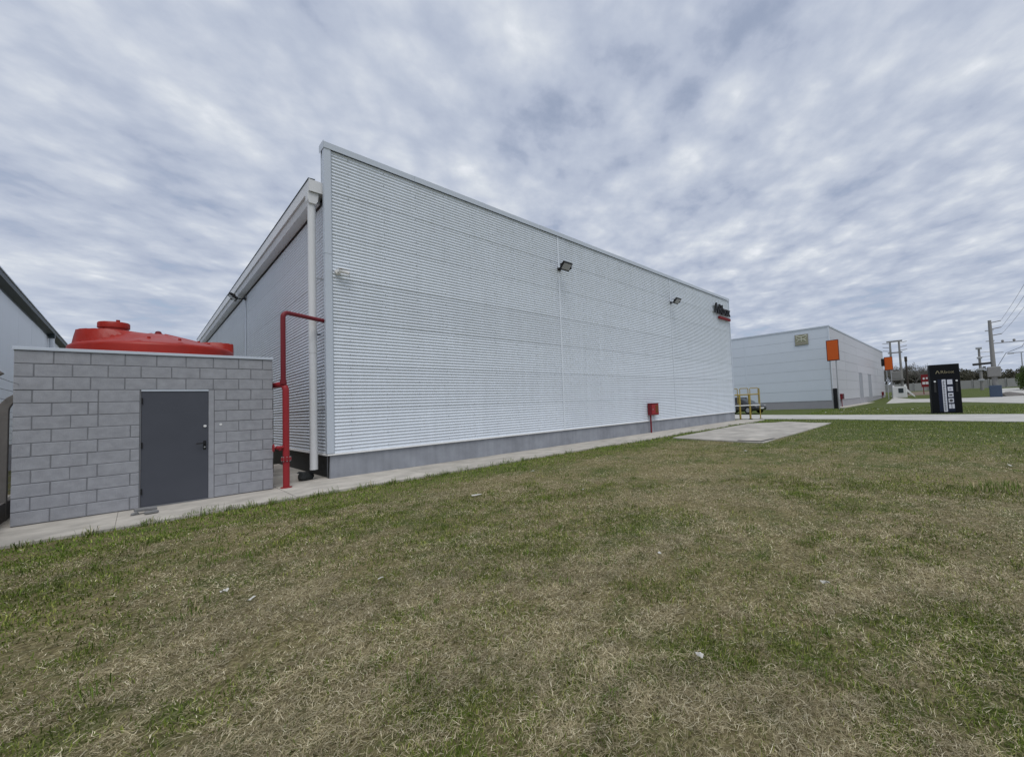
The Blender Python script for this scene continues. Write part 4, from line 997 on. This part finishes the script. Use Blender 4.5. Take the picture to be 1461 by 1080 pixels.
def blades(r_0, r_1, dens, wmin, seg2, lmul=1.0):
    a0, a1 = math.radians(-8), math.radians(103)           # azimuth range in view with a margin
    area = 0.5*(a1-a0)*(r_1**2-r_0**2); n = int(area*dens)
    r_ = np.sqrt(rng.uniform(r_0**2, r_1**2, n)); a = rng.uniform(a0, a1, n)
    x = r_*np.sin(a); y = r_*np.cos(a)
    keep = (y < 9.05 + 0.10*np.sin(x*1.3)+np.where(x > 3, 0.08, 0)) & ~inpoly(x, y, pad)
    dv = [(26.6, 11), (25.5, 5.2), (22.7, -1.8), (13, -26), (19.5, -26), (28.7, -2.3), (30.4, 6), (32.2, 11.6)]
    keep &= ~inpoly(x, y, dv)
    keep &= (x < 44) & ~((x > 24.2) & (y > 9.0))
    x, y, r_ = x[keep], y[keep], r_[keep]; n = len(x)
    gr = greenness(x, y); isg = rng.random(n) < gr*0.86+0.05
    bare = fbm(x, y, 1.1, 21); dry_thin = (~isg) & (bare < 0.42) & (rng.random(n) < 0.72)
    k = ~dry_thin; x, y, r_, gr, isg = x[k], y[k], r_[k], gr[k], isg[k]; n = len(x)
    edge = np.clip((y-8.3)/0.7, 0, 1)
    L = np.where(isg, rng.uniform(0.02, 0.055, n), rng.uniform(0.018, 0.058, n))*lmul*(1+0.5*edge*isg)
    tilt = np.where(isg, rng.uniform(0.25, 1.25, n), rng.uniform(1.18, 1.56, n))
    az = np.where(isg | (rng.random(n) < 0.80), rng.uniform(0, 2*PI, n), 4*PI*fbm(x, y, 2.4, 60)+rng.normal(0, 0.55, n))
    wd_ = np.maximum(wmin, 0)*rng.uniform(0.6, 1.25, n)*np.where(isg, 1.15, 0.72)
    z0_ = LAWN + np.where(isg, -0.005, rng.uniform(-0.004, 0.022, n)) + 0.018*(fbm(x, y, 3.0, 31)-0.5)
    dx, dy = np.sin(tilt)*np.cos(az), np.sin(tilt)*np.sin(az); dz_ = np.cos(tilt)
    sx_, sy_ = -np.sin(az), np.cos(az)
    # colours
    t1 = rng.random(n)[:, None]; t2_ = rng.random(n)[:, None]
    ga, gb, gc = np.array([0.058, 0.088, 0.010]), np.array([0.165, 0.225, 0.032]), np.array([0.34, 0.36, 0.09])
    sa, sb, sc_ = np.array([0.14, 0.108, 0.055]), np.array([0.56, 0.485, 0.30]), np.array([0.92, 0.84, 0.62])
    cg = ga+(gb-ga)*t1; cg = np.where(t2_ > 0.86, gc, cg)
    cs = sa+(sb-sa)*t1; cs = np.where(t2_ > 0.80, sb+(sc_-sb)*rng.random(n)[:, None], cs)
    lush = np.clip((y-7.2)/1.2, 0, 1)[:, None]*np.array([0.0, 0.16, -0.15]); cg = cg*(1+lush)
    col_ = np.where(isg[:, None], cg, cs)*(0.40+1.25*(0.35*fbm(x, y, 1.7, 40)+0.65*fbm(x, y, 9.0, 44)))[:, None]
    P0 = np.stack([x, y, z0_], 1); Sd = np.stack([sx_, sy_, np.zeros(n)], 1)*(wd_/2)[:, None]
    if seg2:
        bend = rng.uniform(0.55, 0.95, n)
        lat = rng.normal(0, 0.10, n)*L; upk = np.where(isg, 0.08, rng.uniform(-0.02, 0.06, n))
        Pm = P0 + np.stack([dx*0.5*L*bend+sx_*lat, dy*0.5*L*bend+sy_*lat, (dz_*0.6+upk)*L], 1)
        Pt = P0 + np.stack([dx*L, dy*L, np.maximum(dz_*L*0.9, 0.004)], 1)
        V = np.stack([P0-Sd, P0+Sd, Pm+Sd*0.8, Pm-Sd*0.8, Pt], 1).reshape(-1, 3)
        VW.append((V, np.repeat(col_, 5, 0), n, True))
    else:
        Pt = P0 + np.stack([dx*L, dy*L, np.maximum(dz_*L, 0.006)], 1)
        V = np.stack([P0-Sd, P0+Sd, Pt], 1).reshape(-1, 3)
        VW.append((V, np.repeat(col_, 3, 0), n, False))
def tufts(cx_, cy_, rad, nb, lmin, lmax, wmin, green=0.85):
    n = len(cx_)*nb
    x = np.repeat(cx_, nb)+rng.normal(0, rad, n); y = np.repeat(cy_, nb)+rng.normal(0, rad, n)
    L = rng.uniform(lmin, lmax, n)*np.repeat(rng.uniform(0.6, 1.2, len(cx_)), nb); tilt = rng.uniform(0.1, 1.15, n); az = rng.uniform(0, 2*PI, n)
    isg = rng.random(n) < green
    c1 = np.array([0.06, 0.10, 0.014]); c2 = np.array([0.17, 0.25, 0.04]); c3 = np.array([0.5, 0.43, 0.24])
    t1 = rng.random(n)[:, None]; col_ = np.where(isg[:, None], c1+(c2-c1)*t1, c3*(0.6+0.5*t1))
    dx, dy, dz_ = np.sin(tilt)*np.cos(az), np.sin(tilt)*np.sin(az), np.cos(tilt)
    P0 = np.stack([x, y, np.full(n, LAWN)], 1); Sd = np.stack([-np.sin(az), np.cos(az), np.zeros(n)], 1)*(wmin*rng.uniform(0.6, 1.3, n)/2)[:, None]
    Pm = P0+np.stack([dx*0.4*L, dy*0.4*L, (dz_*0.6+0.15)*L], 1); Pt = P0+np.stack([dx*L, dy*L, dz_*L*0.9], 1)
    VW.append((np.stack([P0-Sd, P0+Sd, Pm+Sd*0.8, Pm-Sd*0.8, Pt], 1).reshape(-1, 3), np.repeat(col_, 5, 0), n, True))
ex = np.concatenate([rng.uniform(-1.3, 8, 70), rng.uniform(8, 22, 40)]); tufts(ex, 9.02+0.10*np.sin(ex*1.3)+np.where(ex > 3, 0.08, 0)+rng.uniform(-0.15, 0.02, len(ex)), 0.04, 22, 0.06, 0.17, 0.006)
tufts(rng.uniform(-1.0, 6, 90), rng.uniform(3.2, 8.6, 90), 0.05, 26, 0.04, 0.10, 0.006, 0.9)
tufts(rng.uniform(0.3, 4.5, 55), rng.uniform(0.3, 3.2, 55), 0.045, 34, 0.035, 0.085, 0.0045, 0.9)
tufts(np.array([7.68, 7.9, 8.1, 7.75]), np.array([-0.3, -0.42, -0.35, -0.2]), 0.12, 90, 0.08, 0.16, 0.008, 0.75)
blades(1.2, 2.6, 26000, 0.0031, True)
blades(2.6, 4.5, 14500, 0.0039, True)
blades(4.5, 8.0, 4600, 0.0058, True, 1.1)
blades(8.0, 14.0, 1100, 0.011, False, 1.2)
blades(14.0, 24.0, 320, 0.020, False, 1.3)
blades(24.0, 44.0, 90, 0.036, False, 1.4)
def grass_mesh():
    Vs = np.concatenate([v[0] for v in VW]); Cs = np.concatenate([v[1] for v in VW])
    loops, starts, totals = [], [], []; off = 0; ls = 0
    for V, c_, n, two in VW:
        i = np.arange(n)
        if two:
            b_ = off+5*i
            lp_ = np.stack([b_, b_+1, b_+2, b_+3, b_+3, b_+2, b_+4], 1).reshape(-1)
            st_ = np.stack([ls+7*i, ls+7*i+4], 1).reshape(-1); tt_ = np.tile([4, 3], n)
            off += 5*n; ls += 7*n
        else:
            b_ = off+3*i; lp_ = np.stack([b_, b_+1, b_+2], 1).reshape(-1); st_ = ls+3*i; tt_ = np.full(n, 3)
            off += 3*n; ls += 3*n
        loops.append(lp_); starts.append(st_); totals.append(tt_)
    loops = np.concatenate(loops).astype(np.int32); starts = np.concatenate(starts).astype(np.int32)
    me = bpy.data.meshes.new('grass'); me.vertices.add(len(Vs)); me.vertices.foreach_set('co', Vs.astype(np.float32).ravel())
    me.loops.add(len(loops)); me.loops.foreach_set('vertex_index', loops)
    me.polygons.add(len(starts)); me.polygons.foreach_set('loop_start', starts)
    ca = me.attributes.new('blade_colour', 'FLOAT_COLOR', 'POINT')
    ca.data.foreach_set('color', np.concatenate([Cs, np.ones((len(Cs), 1))], 1).astype(np.float32).ravel())
    me.update(calc_edges=True); return me
M = bpy.data.materials.new('grass_blades'); M.use_nodes = True; t = NT(M.node_tree)
b = M.node_tree.nodes['Principled BSDF']; o = M.node_tree.nodes['Material Output']
at = t.n('ShaderNodeAttribute', attribute_name='blade_colour').outputs['Color']
t.set(b.inputs['Base Color'], at); b.inputs['Roughness'].default_value = 0.7; b.inputs['Specular IOR Level'].default_value = 0.25
tr = t.n('ShaderNodeBsdfTranslucent'); t.set(tr.inputs[0], at); mx = t.n('ShaderNodeMixShader'); mx.inputs[0].default_value = 0.25
M.node_tree.links.new(b.outputs[0], mx.inputs[1]); M.node_tree.links.new(tr.outputs[0], mx.inputs[2]); M.node_tree.links.new(mx.outputs[0], o.inputs[0])
me = grass_mesh(); me.materials.append(M)
stuff(tag(link('grass', me), 'short patchy lawn grass, part green and part dry straw', 'grass'))
